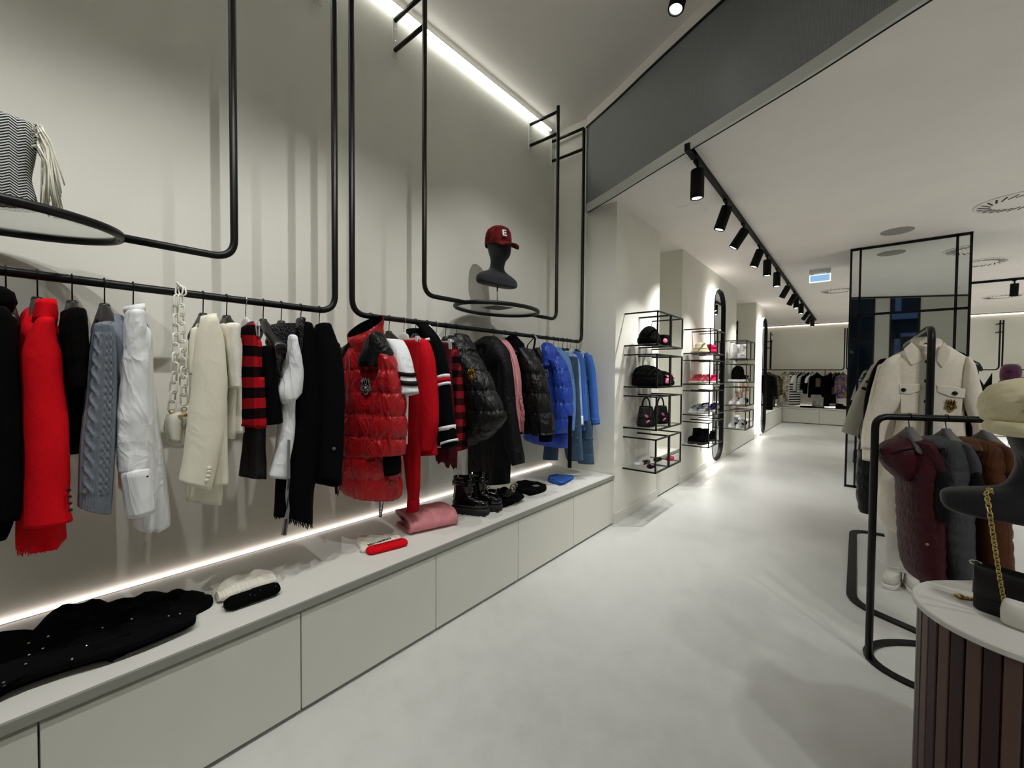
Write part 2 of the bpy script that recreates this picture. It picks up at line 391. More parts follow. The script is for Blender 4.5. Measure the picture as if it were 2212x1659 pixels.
# rear corner bench
b=thing('bench_top','off-white bench top along the back wall and its left corner','worktop',(0,15.1,ZB-.03))
MB().box((XW+.001,11.452,ZB-.03),(XB,14.8,ZB)).build('slab',M_white,b); MB().box((XW+.001,14.8,ZB-.03),(6.4,15.498,ZB)).build('slab',M_white,b)
yy=[11.452+.836*i for i in range(5)]
cabinets(yy,lambda a,b:'low white cabinet of the left rear corner, %s behind the far mirror'%['first','second','third','fourth'][int(round((a-11.452)/.836))])
for i in range(9):
    a=-1.72+i*.9; c=thing('cabinet','low white cabinet along the back wall, %s from the left corner'%['first','second','third','fourth','fifth','sixth','seventh','eighth','ninth'][i],'cabinet',(a+.45,15.1,0),'low cabinets under the bench')
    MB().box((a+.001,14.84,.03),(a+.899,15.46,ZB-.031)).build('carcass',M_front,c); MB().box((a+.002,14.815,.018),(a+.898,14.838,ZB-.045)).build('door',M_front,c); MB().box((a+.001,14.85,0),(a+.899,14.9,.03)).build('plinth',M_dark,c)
# baseboards on the projecting walls
M_base=plain('white_skirting','#d8d7cf',.4)
for a,bb in ((YE+.003,4.64),(5.42,8.465),(10.365,11.445)):
    struct('baseboard_left',MB().box((-1.724,a,0),(-1.710,bb,.1)),M_base,bevel=.003)
struct('baseboard_left',MB().box((-2.0,11.45,0),(-1.724,11.462,.1)),M_base)
# ---------------------------------------------------------------- led strips
M_led=emit('led_white','#f6f7ee',20); M_led2=emit('led_warm','#fff0ea',3.2); M_alu=plain('aluminium_profile','#c9c9c6',.4,.3)
def led(label,a,b,prof_off,mat):
    a,b=V(a),V(b); o=thing('led_strip',label,'light',(a+b)/2)
    d=(b-a).normalized(); s=V(prof_off[0]); u=V(prof_off[1])
    mb=MB(); h=(b-a)/2; mb.obox((a+b)/2+u*.009,h,s*.011,u*.003); mb.build('profile',M_alu,o)
    MB().obox((a+b)/2,h*.999,s*.006,u*.005).build('diffuser',mat,o); return o
led('bright led strip in the corner of the ceiling above the clothes rails',(-2.385,-2.9,ZH-.045),(-2.385,YE-.12,ZH-.045),((1,0,0),(0,0,1)),M_led)
led('warm led strip along the wall at the back of the long bench',(-2.409,-2.9,ZB+.008),(-2.409,YE-.02,ZB+.008),((1,0,0),(0,0,-1)),M_led2)
M_led3=emit('led_back','#fff0e6',7)
led('led strip along the ceiling edge of the back wall',(-2.3,15.487,ZL-.04),(5.2,15.487,ZL-.04),((0,1,0),(0,0,1)),M_led3)
led('led strip at the back of the rear bench',(-2.2,15.487,ZB+.012),(6.3,15.487,ZB+.012),((0,1,0),(0,0,-1)),M_led3)
# ---------------------------------------------------------------- wall frames
def frame(name,label,cat,X,y0,y1,zb,zt,ring=None,r=.0152,brk=(3.745,3.55),group=None):
    o=thing(name,label,cat,(X,(y0+y1)/2,zb),group)
    P=round_path([(X,y0,zt),(X,y0,zb),(X,y1,zb),(X,y1,zt)],.085,9)
    if ring:
        cx,cy,ax,ay=ring; k=len(P)//2
        L=[p for p in P if p.y<=(y0+y1)/2]; Rr=[p for p in P if p.y>(y0+y1)/2]
        MB().tube(L[:-0 or None]+[V((X,cy-ay+.01,zb))],r,12).build('post',M_black,o); MB().tube([V((X,cy+ay-.01,zb))]+Rr,r,12).build('post',M_black,o)
        rg=MB().tube([(cx+ax*math.cos(a),cy+ay*math.sin(a),zb) for a in [2*PI*i/64 for i in range(64)]],r,12,closed=True).build('ring',M_black,o)
        t=MB().prism([(cx+(ax-.012)*math.cos(a),cy+(ay-.012)*math.sin(a),zb+.004) for a in [2*PI*i/48 for i in range(48)]],(0,0,.006)); t.build('glass_shelf',M_glass,o)
    else: MB().tube(P,r,12).build('rail',M_black,o)
    for y in (y0,y1):
        pl=MB().box((XW+.001,y-.018,brk[1]-.045),(XW+.008,y+.018,brk[0]+.045)).build('wall_plate',M_white,o)
        for z in brk: MB().tube([(XW+.007,y,z),(X,y,z)],r*.92,10).build('bracket',M_black,o)
        for z in (brk[0]-.06,brk[1]+.06): MB().lathe((XW+.008,y,z),[(.005,0),(.005,.003)],8,V((1,0,0))).build('screw',M_chrome,pl)
    return o
t=NT('clear_glass'); t.base('#f4fbf8',.0,0,.5); t.b.inputs['Transmission Weight'].default_value=1; t.b.inputs['IOR'].default_value=1.05; t.b.inputs['Alpha'].default_value=.35; M_glass=t.m
XO=-2.05; XI=-2.10; ZR=1.709
frame('clothes_rail','wide black wall-hung clothes rail on the left, holding the black, red and white clothes','clothes rail',XO,-1.31,1.046,ZR,3.74,group='wall-hung clothes rails')
frame('clothes_rail','wide black wall-hung clothes rail holding the red puffer through to the denim','clothes rail',XO,1.139,3.503,ZR,3.74,group='wall-hung clothes rails')
frame('ring_frame','black wall-hung ring frame with the herringbone scarf on its glass','display frame',XI,-.868,.619,1.893,3.79,ring=(-2.12,-.12,.235,.378),group='wall-hung ring frames')
frame('ring_frame','black wall-hung ring frame carrying the bust with the red cap','display frame',XI,1.651,3.136,1.893,3.79,ring=(-2.13,2.385,.25,.385),group='wall-hung ring frames')
# ---------------------------------------------------------------- box shelves on the shelf walls
def box_shelf(y0,y1,z0,label,group):
    x0,x1,h,s=-1.723,-1.398,.318,.0065
    o=thing('box_shelf',label,'shelf',((x0+x1)/2,(y0+y1)/2,z0),group)
    q=MB()
    for y in (y0+s,y1-s):
        for z in (z0+s,z0+h-s): q.box((x0,y-s,z-s),(x1,y+s,z+s))
        q.box((x1-2*s,y-s,z0),(x1,y+s,z0+h))
    for z in (z0+s,z0+h-s): q.box((x1-2*s,y0,z-s),(x1,y1,z+s));
    q.build('frame',M_black,o)
    MB().box((x0+.004,y0+.004,z0+.013),(x1-.004,y1-.004,z0+.019)).build('glass_shelf',M_glass,o)
    return o
ZS=[.49,.885,1.276,1.668]; rn=['bottom','second lowest','second highest','top']
SH=[(3.74,4.088,'near side of the first shelf wall'),(4.098,4.446,'far side of the first shelf wall'),(5.5,5.848,'near side of the stack before the near mirror'),(5.858,6.206,'far side of the stack before the near mirror'),(7.70,8.035,'near side of the stack past the near mirror'),(8.045,8.38,'far side of the stack past the near mirror')]
for y0,y1,w in SH:
    for z,r_ in zip(ZS,rn): box_shelf(y0,y1,z,'black wire box shelf, %s row, %s'%(r_,w),'wire box shelves')
# ---------------------------------------------------------------- tall mirrors with lit backs
M_mir=plain('mirror_glass','#e9eeee',.02,1)
M_led4=emit('mirror_backlight','#fff9f0',6)
def pill(y0,y1,z0,z1,r,n=10):
    o=[]
    for cy,cz,a0 in ((y1-r,z1-r,0),(y0+r,z1-r,PI/2),(y0+r,z0+r,PI),(y1-r,z0+r,1.5*PI)):
        o+=[(cy+r*math.cos(a0+PI/2*i/n),cz+r*math.sin(a0+PI/2*i/n)) for i in range(n+1)]
    return o
def tall_mirror(y0,y1,label):
    z0,z1=.1,2.69; x=-1.612; xp=-1.645; o=thing('wall_mirror',label,'mirror',(x,(y0+y1)/2,z0),'tall pill-shaped mirrors')
    A=pill(y0,y1,z0,z1,.27); B=pill(y0+.012,y1-.012,z0+.012,z1-.012,.26)
    B2=pill(y0+.017,y1-.017,z0+.017,z1-.017,.255)
    R=[[(-1.621,a,b) for a,b in A],[(x,a,b) for a,b in A],[(x,a,b) for a,b in B2],[(xp-.012,a,b) for a,b in B2],[(xp-.012,a,b) for a,b in B],[(-1.621,a,b) for a,b in B]]; R.append(R[0])
    MB().rings(R,False,False,smooth=False).build('frame',M_black,o)
    MB().prism([(xp-.008,a,b) for a,b in B2],(.008,0,0)).build('mirror_pane',M_mir,o)
    C=pill(y0-.004,y1+.004,z0-.004,z1+.004,.274); D=pill(y0+.012,y1-.012,z0+.012,z1-.012,.26)
    R=[[(-1.716,a,b) for a,b in C],[(-1.622,a,b) for a,b in C],[(-1.622,a,b) for a,b in D],[(-1.716,a,b) for a,b in D]]; R.append(R[0])
    MB().rings(R,False,False,smooth=False).build('light_strip',M_led4,o)  # backlight strip widened over the frame side to stand in for its glow
    MB().box((-1.723,y0+.12,z0+.3),(xp-.012,y1-.12,z1-.3)).build('mounting',M_white,o)
tall_mirror(6.52,7.19,'nearer tall rounded mirror with glowing edge behind the wire shelves')
tall_mirror(10.52,11.15,'farther tall rounded mirror with glowing edge on the last pillar')
struct('trim_8',MB().box((-1.7235,6.36,.30),(-1.715,6.44,.38)),M_white)
# ---------------------------------------------------------------- ceiling fittings
M_lens=emit('spot_lens','#fffdf4',40)
SPOTS=[]
def spot_head(top,aim,label,group,power=None,L=.205,r=.047,cat='spotlight',stem=.07):
    top=V(top); d=V(aim).normalized(); o=thing('spotlight',label,cat,top,group)
    MB().box((top.x-.017,top.y-.05,top.z-.001),(top.x+.017,top.y+.05,top.z+.012)).build('adapter',M_blackm,o)
    j=top-V((0,0,stem)); MB().tube([top,j],.009,8).build('stem',M_blackm,o)
    a=j-d*.03; b=a+d*L
    MB().lathe(a,[(r*.94,0),(r,.006),(r,L-.006),(r*.94,L),(r*.8,L),(r*.78,L-.012)],24,d).build('barrel',M_blackm,o)
    MB().lathe(a,[(r*.76,L-.013),(r*.70,L-.006)],24,d).build('lens',M_lens,o)
    SPOTS.append((b+d*.012,d,power)); return o
# far track with its thirteen heads
tk=thing('ceiling_track','black lighting track along the low ceiling above the aisle','track',(-.93,8.6,ZL),'lighting tracks')
MB().box((-.947,3.0,ZL-.036),(-.913,14.45,ZL)).build('rail',M_blackm,tk); MB().box((-.947,2.97,ZL-.05),(-.913,3.13,ZL-.001)).build('power_feed',M_blackm,tk)
HD=[(3.22,(-.02,.05,-1)),(4.08,(-.32,-.05,-1)),(4.82,(-.62,-.1,-1)),(5.72,(-.35,-.05,-1)),(6.28,(0,0,-1)),(7.12,(0,0,-1)),(8.3,(-.5,0,-1)),(9.25,(-.5,0,-1)),(9.62,(0,0,-1)),(10.5,(0,0,-1)),(11.95,(-.6,0,-1)),(12.8,(-.5,0,-1)),(13.35,(0,0,-1))]
on_=['first','second','third','fourth','fifth','sixth','seventh','eighth','ninth','tenth','eleventh','twelfth','thirteenth']
for i,(y,d) in enumerate(HD):
    spot_head((-.93,y,ZL-.048),d,'black cylinder spotlight, %s head along the aisle track from the front'%on_[i],'spotlights on the aisle track',FARP*(1.5 if 0<i<5 else .95))
tk=thing('ceiling_track','black lighting track high on the front ceiling before the bulkhead','track',(-.86,.2,ZH),'lighting tracks')
MB().box((-.877,-2.6,ZH-.036),(-.843,2.72,ZH)).build('rail',M_blackm,tk)
NH=[(2.6,(-.12,-.25,-1),'black spotlight high on the front ceiling beside the mesh bulkhead'),(1.9,(-.50,.35,-1),'black spotlight of the front track, next before the one by the bulkhead'),(1.2,(-.46,.1,-1),'black spotlight of the front track aimed at the red puffer'),(.55,(-.46,.05,-1),'black spotlight of the front track aimed at the ivory blazer'),(-.1,(-.46,.05,-1),'black spotlight of the front track aimed at the white shirt'),(-.8,(-.46,.1,-1),'black spotlight of the front track above the herringbone scarf')]
for y,d,l in NH: spot_head((-.86,y,ZH-.04),d,l,'spotlights on the front track',NEARP*(.5 if y>2.3 else 1))
def xtrack(y,x0,x1,heads,label):
    tk=thing('ceiling_track',label,'track',((x0+x1)/2,y,ZL),'lighting tracks')
    MB().box((x0,y-.017,ZL-.036),(x1,y+.017,ZL)).build('rail',M_blackm,tk)
    for x,l in heads: spot_head((x,y,ZL-.045),(0,.15,-1),l,'spotlights on the cross tracks')
p1=onZ(2192,606,ZL-.04); p2=onZ(2118,682,ZL-.04); Y1=p1.y; Y2=p2.y
xtrack(Y1,1.2,5.5,[(p1.x,'black spotlight on the nearer cross track right of the mirror column'),(3.4,'black spotlight on the nearer cross track beyond the right edge of the photo')],'nearer black cross track right of the mirror column')
xtrack(Y2,1.2,5.5,[(p2.x,'lit black spotlight on the farther cross track right of the mirror column'),(4.6,'black spotlight on the farther cross track beyond the right edge of the photo')],'farther black cross track before the back wall')
# added lamps out of view, brightening the right half, the racks and the entrance
def ytrack(x,z,y0,y1,heads,label,grp,hl,pw,d=(-.15,.1,-1)):
    tk=thing('ceiling_track',label,'track',(x,(y0+y1)/2,z),'lighting tracks')
    MB().box((x-.017,y0,z-.036),(x+.017,y1,z)).build('rail',M_blackm,tk)
    for i,y in enumerate(heads): spot_head((x,y,z-.045),(d[i] if isinstance(d,list) else d),hl%on_[i],grp,pw)
ytrack(3.0,ZL,2.2,14,(4.0,6.0,8.0,10,12,13.6),'added unseen black lighting track over the right half of the shop','added spotlights over the right half','added unseen black spotlight over the right half of the shop, %s from the front',RIGHTP)
ytrack(5.2,ZL,1.5,14,(3.0,6.0,9.0,12),'added unseen black lighting track along the right wall','added spotlights along the right wall','added unseen black spotlight along the right wall of the shop, %s from the front',RIGHTP)  # added out-of-view lamps, more bounce onto the low ceiling
ytrack(2.2,ZH,-2.6,.8,(-2.2,-1.2,-.2,.6),'added unseen black lighting track high over the shop entrance','added spotlights over the entrance','added unseen black spotlight over the shop entrance, %s from the window',ENTP,[(-.25,.25,-1),(-.25,.25,-1),(-.55,.75,-1),(-.74,1.0,-1)])  # added out-of-view lamps for the near floor, high ceiling and overshirt rack
# exit sign
p=onZ(1750,586,ZL-.01); yS=p.y; xa=onY(1748,600,yS).x; xb=onY(1795,600,yS).x
o=thing('exit_sign','glowing pale blue exit sign hanging from the ceiling before the mirror column','sign',((xa+xb)/2,yS,ZL))
MB().box((xa,yS-.03,ZL-.06),(xb,yS+.03,ZL)).build('housing',M_white,o)
zb=onY(1748,612,yS).z; q=MB().box((xa,yS-.012,zb),(xb,yS+.012,ZL-.075)).build('panel',emit('exit_edge','#dcefff',1.25),o)
MB().box((xa+.015,yS-.014,zb+.014),(xb-.015,yS-.0125,ZL-.089)).build('face',emit('exit_blue','#9cc8f2',.85),o)
MB().box((xa+.02,yS-.012,ZL-.076),(xa+.05,yS+.012,ZL-.059)).build('strut',M_white,o); MB().box((xb-.05,yS-.012,ZL-.076),(xb-.02,yS+.012,ZL-.059)).build('strut',M_white,o)
# round grille, swirl vents
M_gri=plain('perforated_grille','#8f8f8a',.7)
p=onZ(1938,499,ZL); solo('ceiling_speaker',MB().lathe((p.x,p.y,ZL-.006),[(.135,0),(.14,.003),(.14,.006)],40),M_gri,'round grey speaker grille in the ceiling before the mirror column','speaker')
def swirl(px,py,label,r=.27):
    p=onZ(px,py,ZL); o=thing('ceiling_vent',label,'vent',(p.x,p.y,ZL-.012),'round swirl vents')
    MB().lathe((p.x,p.y,ZL-.012),[(r,0),(r+.01,.006),(r+.01,.012)],48).build('plate',M_ceil,o)
    for k in range(24):
        a=2*PI*k/24; d=V((math.cos(a),math.sin(a),0)); e=V((math.cos(a+.35),math.sin(a+.35),0))
        MB().tube([V((p.x,p.y,ZL-.0135))+d*r*.62,V((p.x,p.y,ZL-.0135))+e*r*.93],.007,6,flat=.3).build('slot',M_dark,o)
swirl(2200,434,'round swirl air vent in the low ceiling at the right edge'); swirl(2118,567,'round swirl air vent beyond the mirror column'); swirl(1812,627,'round swirl air vent between the exit sign and the mirror column')
swirl(2165,640,'round swirl air vent between the two cross tracks')
solo('access_hatch',MB().box((-1.35,4.05,ZL-.003),(-1.15,4.35,ZL)),M_ceil,'small square access hatch in the low ceiling near the first pillar','hatch')
# ---------------------------------------------------------------- mirror column
YC=6.72; xs=[onY(1838,600,YC).x,onY(1858,600,YC).x,onY(2066,600,YC).x,onY(2096,600,YC).x]
mc=thing('mirror_column','square column clad in mirror panes with thin black grid lines','column',((xs[0]+xs[3])/2,YC+.5,0))
MB().box((xs[0]+.01,YC+.012,0),(xs[3]-.01,YC+1.0,ZL-.001)).build('core',M_dark,mc)
zs=[.03,2.16,ZL-.02]
for i in range(3):
    for j in range(2): MB().box((xs[i],YC,zs[j]),(xs[i+1],YC+.01,zs[j+1])).build('mirror_pane',M_mir,mc)
for s in (0,3):
    for j in range(2): MB().box((xs[s]-.01 if s==0 else xs[s],YC+.012,zs[j]),(xs[s] if s==0 else xs[s]+.01,YC+1,zs[j+1])).build('mirror_pane',M_mir,mc)
g=MB(); w=.011
for i,x in enumerate(xs): g.box((x-w,YC-.008,0),(x+w,YC+.003,ZL-.001))
for z in (.015,2.16,ZL-.018): g.box((xs[0],YC-.008,z-.014),(xs[3],YC+.003,z+.014))
g.build('grid_frame',M_black,mc)
# ================================================================ hangers
M_hang=plain('black_hanger_wood','#161616',.35,0,.5); M_wclip=plain('white_hanger_plastic','#d7d9d6',.35)
def hanger(p,label,style='black',az=0.0,w=.13,mat=None,group=None,drop=.075,clipa=.13,rr=.0185):
    """p = point on the rail axis; az = direction of the shoulders"""
    p=V(p); a=V((math.cos(az),math.sin(az),0)); z=V((0,0,1))
    o=thing('hanger',label,'hanger',p-z*drop,group or ('black clothes hangers' if style=='black' else 'white clip hangers'))
    R=rr; P=[p+a*(R*math.cos(t))+z*(R*math.sin(t)) for t in [(-.35*PI)+(i/12)*1.35*PI for i in range(13)]][::-1]
    b=p+a*(R*math.cos(-.35*PI))+z*(R*math.sin(-.35*PI))
    P=P+[p+z*(-R*1.7)+a*.004,p-z*(drop)]
    MB().tube(P,.0021,7).build('hook',M_chrome if style!='black' else M_black,o)
    n=a.cross(z); c=p-z*drop
    if style=='black':
        m=mat or M_hang; rows=[]
        for f,hh,dd in ((-1,.012,.022),(-.95,.022,.027),(-.6,.024,.023),(-.3,.026,.019),(-.1,.028,.016),(.1,.028,.016),(.3,.026,.019),(.6,.024,.023),(.95,.022,.027),(1,.012,.022)):
            s=w*f; dz=-.018-.6*abs(s)-(.006 if abs(f)==1 else 0)
            rows.append((c+a*s+z*(dz),z*hh,n*dd))
        loft(rows,N=16,step=.02,wr=0,e=2.6).build('shoulder_bar',m,o)
        loft([(c+z*.004,a*.014,n*.012),(c-z*.002,a*.02,n*.0145),(c-z*.05,a*.034,n*.0185),(c-z*.056,a*.03,n*.017)],N=16,wr=0,e=3.2).build('neck_block',m,o)
    else:
        loft([(c+z*.004,a*.012,n*.004),(c-z*.012,a*.045,n*.005),(c-z*.035,a*.055,n*.005),(c-z*.04,a*.05,n*.005)],N=14,wr=0,e=3).build('neck_plate',M_wclip,o)
        MB().obox(c-z*.04,a*(clipa+.03),n*.005,z*.005).build('bar',M_wclip,o,bevel=.002)
        for s in (-clipa,clipa):
            q=MB(); 
            for t in (-1,1): q.obox(c+a*s-z*.055+n*(t*.006),a*.011,n*.0025,z*.032)
            q.build('clip',M_wclip,o,bevel=.002)
    return o
def railpt(x,y): p=onX(x,y,XO); return V((XO,p.y,ZR))
def rl(x): return 583+x*.1217 if x<720 else 682+(x-800)*.1273
def body_rows(c,az,zt,rows):
    """rows (z, half width, half thickness[, forward shift]) around axis az"""
    a=V((math.cos(az),math.sin(az),0)); n=V((a.y,-a.x,0)); o=[]
    for r in rows:
        o.append((V((c.x,c.y,r[0]))+n*(r[3] if len(r)>3 else 0),a*r[1],n*r[2]))
    return o
def garment(name,label,cat,hookx,group=None,hang=True,hstyle='black',hlabel=None,az=0,hw=.125,hmat=None):
    p=railpt(hookx,rl(hookx)); o=thing(name,label,cat,(p.x,p.y,p.z-.12),group or 'clothes on the wall rails'); o['_p']=0; del o['_p']
    if hang: hanger(p,hlabel or '%s hanger on the wall rail holding the %s'%('black' if hstyle=='black' else 'white clip',short(label)),hstyle,az,hw,hmat)
    return o,p
def short(l):
    w=l.split(); k=[]
    for x in w:
        if x in ('with','on','hanging','between','beside','behind','at','in','below','under','next'): break
        k.append(x)
    return ' '.join(k[:5])
def hbody(o,p,zb,mat,w=.19,t=.04,wb=None,zt=None,name='body',fold=.006,tb=None,az=0,dy=0,e=2.4,quilt=None,wr=.004,dx=0,fringe=0):
    zt=zt or p.z-.115; wb=wb or w; tb=tb or t
    c=p+V((dx,dy,0)); rows=body_rows(c,az,zt,[(zt,.07,.028),(zt-.015,.10,t*.8),(zt-.05,w*.85,t*.95),(zt-.085,w,t),(zt-.25,w*.99,t),((zt+zb)/2,(w+wb)/2,(t+tb)/2),(zb,wb,tb)])
    return loft(rows,N=32,fold=fold,e=e,quilt=quilt,wr=wr,fringe=fringe).build(name,mat,o)
def sleeve(o,rows,pl,d,mat,name='sleeve',off=0,**k):
    lb=k.pop('label',None)
    return loft(pxrows(rows,pl,d,off),**k).build(name,mat,o,label=lb)
def fringe_strip(p0,p1,ln,mat,o,n=18,r=.0016,name='fringe',jit=.3,drift=(0,0,0)):
    mb=MB(); p0,p1=V(p0),V(p1)
    for i in range(n):
        b=p0.lerp(p1,(i+.5*random.random())/n); l=ln*(1-jit*random.random()); d=V((random.uniform(-1,1)*.15,random.uniform(-1,1)*.15,-1))+V(drift)
        mb.tube([b+V((0,0,.006)),b+d*l*.5,b+d*l+V((random.uniform(-1,1)*.004,)*2+(0,))],r,5,rr=[r,r,r*.5])
    return mb.build(name,mat,o)
def button(o,pts,pl,mat,r=.006,off=.002,name='button'):
    n=pnorm(pl)
    for x,y in pts: MB().lathe(onP(x,y,pl)+n*off,[(r*.9,0),(r,.001),(r,.003),(r*.8,.0042)],14,n).build(name,mat,o)
M_btn=plain('dark_button','#15131a',.25); M_crestg=plain('antique_gold_thread','#a88a45',.4,.6); M_crestb=plain('black_enamel','#0c0c0e',.25); M_silver=plain('silver_thread','#a9abad',.35,.7)
def crest(o,c,n,h,m1,m2,name='crest'):
    """embroidered shield badge with crown points and centre stone"""
    c=V(c); n=V(n).normalized(); z=V((0,0,1)); a=z.cross(n).normalized(); S=h/2
    out=[(-.62,-.1),(-.5,.35),(-.7,.6),(-.45,.55),(-.42,1.0),(-.15,.72),(0,1.05),(.15,.72),(.42,1.0),(.45,.55),(.7,.6),(.5,.35),(.62,-.1),(.7,-.4),(.38,-.62),(.2,-.95),(0,-1.05),(-.2,-.95),(-.38,-.62),(-.7,-.4)]
    q=MB().prism([c+a*x*S+z*y*S for x,y in out],n*.005); b=q.build(name,m1,o)
    inn=[(x*.72,y*.72) for x,y in out]; MB().prism([c+n*.005+a*x*S+z*y*S for x,y in inn],n*.003).build('crest_field',m2,b)
    q=MB()
    for k in range(9): t_=2*PI*k/9; q.ball(c+n*.008-z*S*.2+a*S*.36*math.cos(t_)+z*S*.36*math.sin(t_),S*.085,8,5)
    for k in (-.38,-.13,.13,.38): q.tube([c+n*.008+a*S*k+z*S*.3,c+n*.009+a*S*k*1.1+z*S*.75],S*.05,6)
    q.lathe(c+n*.007-z*S*.2,[(S*.2,0),(S*.2,.002),(.001,.004)],12,n); q.build('crest_beading',m1,b)
    return b
def writing(o,txt,c,right,up,size,mat,name='lettering',th=.0008,align='CENTER',bold=0):
    """real letter shapes as mesh"""
    cu=bpy.data.curves.new('t','FONT'); cu.body=txt; cu.size=size; cu.extrude=th; cu.align_x=align; cu.align_y='CENTER'; cu.offset=bold
    ob=bpy.data.objects.new('t',cu); COL.objects.link(ob); dg=bpy.context.evaluated_depsgraph_get(); me=bpy.data.meshes.new_from_object(ob.evaluated_get(dg)); bpy.data.objects.remove(ob)
    r=V(right).normalized(); u=V(up).normalized(); n=r.cross(u); c=V(c)
    mb=MB(); mb.add([c+r*v.co.x+u*v.co.y+n*v.co.z for v in me.vertices],[tuple(f.vertices) for f in me.polygons]); bpy.data.meshes.remove(me)
    return mb.build(name,mat,o)
# ---------------------------------------------------------------- cloth materials
F_blk=fabric('black_wool','#050506',220,.4); F_blk2=fabric('black_fluffy_knit','#040404',120,.8); F_red=fabric('red_wool','#d3101c',200,.4); F_navy=fabric('navy_black_wool','#07080b',240,.3)
F_redk=fabric('red_knit','#b3101d',160,.4); F_redp=fabric('dark_red_fabric','#9d0f18',160,.35)
F_white=fabric('white_cotton','#e4e6e8',120,.2,.85,.02,.08,.42); F_ivory=fabric('ivory_wool','#e3dfcd',260,.3,.9,.03); F_cream=fabric('cream_knit','#e2dfd2',110,.7,.95,.04)
F_leath=plain('black_leather','#070707',.45,0,.3,(90,.12,.003)); F_velv=fabric('black_velvet','#040405',150,.4)
F_pink=fabric('dusty_pink_knit','#d08a90',150,.5); F_denimd=fabric('dark_denim','#42566a',320,.5,.9,.18); F_deniml=fabric('light_denim','#5f86b8',320,.5,.9,.14); F_denimb=fabric('blue_denim','#3a63ae',320,.5,.9,.12); F_chamb=fabric('pale_blue_cotton','#8fa6d6',200,.2)
M_pufr=nylon('glossy_red_nylon','#a3141b',.36,.45); M_pufb=nylon('glossy_blue_nylon','#2647ae',.34,.45); M_pufk=nylon('black_nylon','#0a0a0c',.45,.3); M_rain=nylon('black_raincoat','#08090b',.6,.18,.35,8)
F_fur=fabric('black_fur','#060607',60,1.0,1,.1)
# cable knit
F_cable=fabric('grey_cable_knit','#747b84',150,.6,.95,.12,.08,.1)
def rib(name,c,axis=0,freq=420,strength=.8,axis2=None):
    t=NT(name); p=t.xyz(); q=p[axis] if axis2 is None else t.math('ADD',p[axis],p[axis2]); t.base(c,.95,0,.15); t.bump(t.math('SINE',t.math('MULTIPLY',q,freq)),strength,.004); return t.m
F_pinkr=rib('pink_ribbed_knit','#d58f95',1,430)
# tartans
def plaid(name,bg,dk,mid,py,pz,axis=(1,2),wv=.35,warp=0):
    t=NT(name); p=t.xyz(); n=t.noise(330,2); n2=t.noise(40,3)
    def band(c,per,o):
        if warp: c=t.math('ADD',c,t.math('MULTIPLY',t.math('SUBTRACT',n2,.5),warp))
        return t.math('GREATER_THAN',t.math('FRACT',t.math('DIVIDE',t.math('ADD',c,o+100*per),per)),.5)
    a=band(p[axis[0]],py,.03); b=band(p[axis[1]],pz,.0)
    f=t.math('ADD',t.math('MULTIPLY',a,wv),t.math('MULTIPLY',b,1-wv))
    f2=t.math('ADD',f,t.math('MULTIPLY',t.math('SUBTRACT',n,.5),.3))
    t.base(t.ramp(f2,[(.05,bg),(.35,mid),(.6,dk),(1,'#070506')]),.95,0,.08); t.bump(n,.6,.003); return t.m
F_tart=plaid('red_black_check_wool','#a8141d','#1d0a0c','#7a1016',.16,.084); F_flan=plaid('red_plaid_flannel','#8e1d24','#2a0b0f','#5e1318',.07,.085,(0,2),.45,.012)
# sequins
def sequin(name,c,c2):
    t=NT(name); v=t.node('ShaderNodeTexVoronoi'); v.inputs['Scale'].default_value=150; t.link(t.coord(),v.inputs['Vector'])
    t.base(c,.18,.6,.8); t.bump(v.outputs['Distance'],1,.01); t.link(t.ramp(v.outputs['Color'],[(.1,c),(.9,c2)]),t.b.inputs['Base Color']); return t.m
F_seq=sequin('black_sequins','#08080a','#3a3a40')
PS=('X',-1.87); PB=('X',-2.0)
# ================================================================ left rail
# 1 black coat at the very edge
o,p=garment('wool_coat','black wool coat cut off by the left edge of the photo','coat',12)
sleeve(o,[(668,-60,20),(690,-70,32),(760,-85,42),(900,-90,45),(1050,-90,43),(1120,-88,42)],PS,.055,F_blk,fold=.004)
hbody(o,p,onX(10,1160,-2).z,F_blk,.19,.06,wb=.22,dy=-.09); sleeve(o,[(1090,-70,36),(1130,-70,30),(1162,-70,14)],('X',-1.95),.05,F_blk,'hem')
loft(pxrows([(622,-70,14),(634,-70,33),(655,-70,39),(672,-70,30)],('X',-1.96),.06),wr=.003,open_top=True).build('collar',F_blk,o)
# 2 red wool coat with frayed hem
o,p=garment('wool_coat','long bright red wool coat with frayed hem and studded cuff','coat',80)
sleeve(o,[(692,76,119),(712,64,121),(735,54,124),(765,45,134),(800,45,137),(850,48,143),(920,50,150),(1000,52,152),(1080,50,151),((49,1138),(158,1121))],PS,.052,F_red,e=2.4,wr=.003,step=.015)
hbody(o,p,onX(90,1165,-2).z,F_red,.19,.045,wb=.2,tb=.05,dy=.0)
sleeve(o,[(1100,33,126),(1150,36,128),((40,1185),(129,1170))],('X',-1.93),.035,F_red,'frayed_hem',fold=.006)
fringe_strip(onX(40,1184,-1.93),onX(128,1168,-1.93),.03,F_red,o,34,.002)
loft(pxrows([((80,650),(122,650)),((78,664),(124,668)),((74,680),(125,690)),((66,700),(124,700))],('X',-1.95),.075),wr=.003,open_top=True).build('collar',F_red,o)
loft(pxrows([((76,648),(122,650)),((72,668),(126,676)),((68,694),(124,700))],('X',-1.9),.045),wr=.002,open_top=True).build('collar_fold',F_red,o)
button(o,[(147,1056),(149,1070),(150,1084),(151,1098)],('X',-1.845),plain('gunmetal_stud','#3b3136',.25,.8),.005,.02)
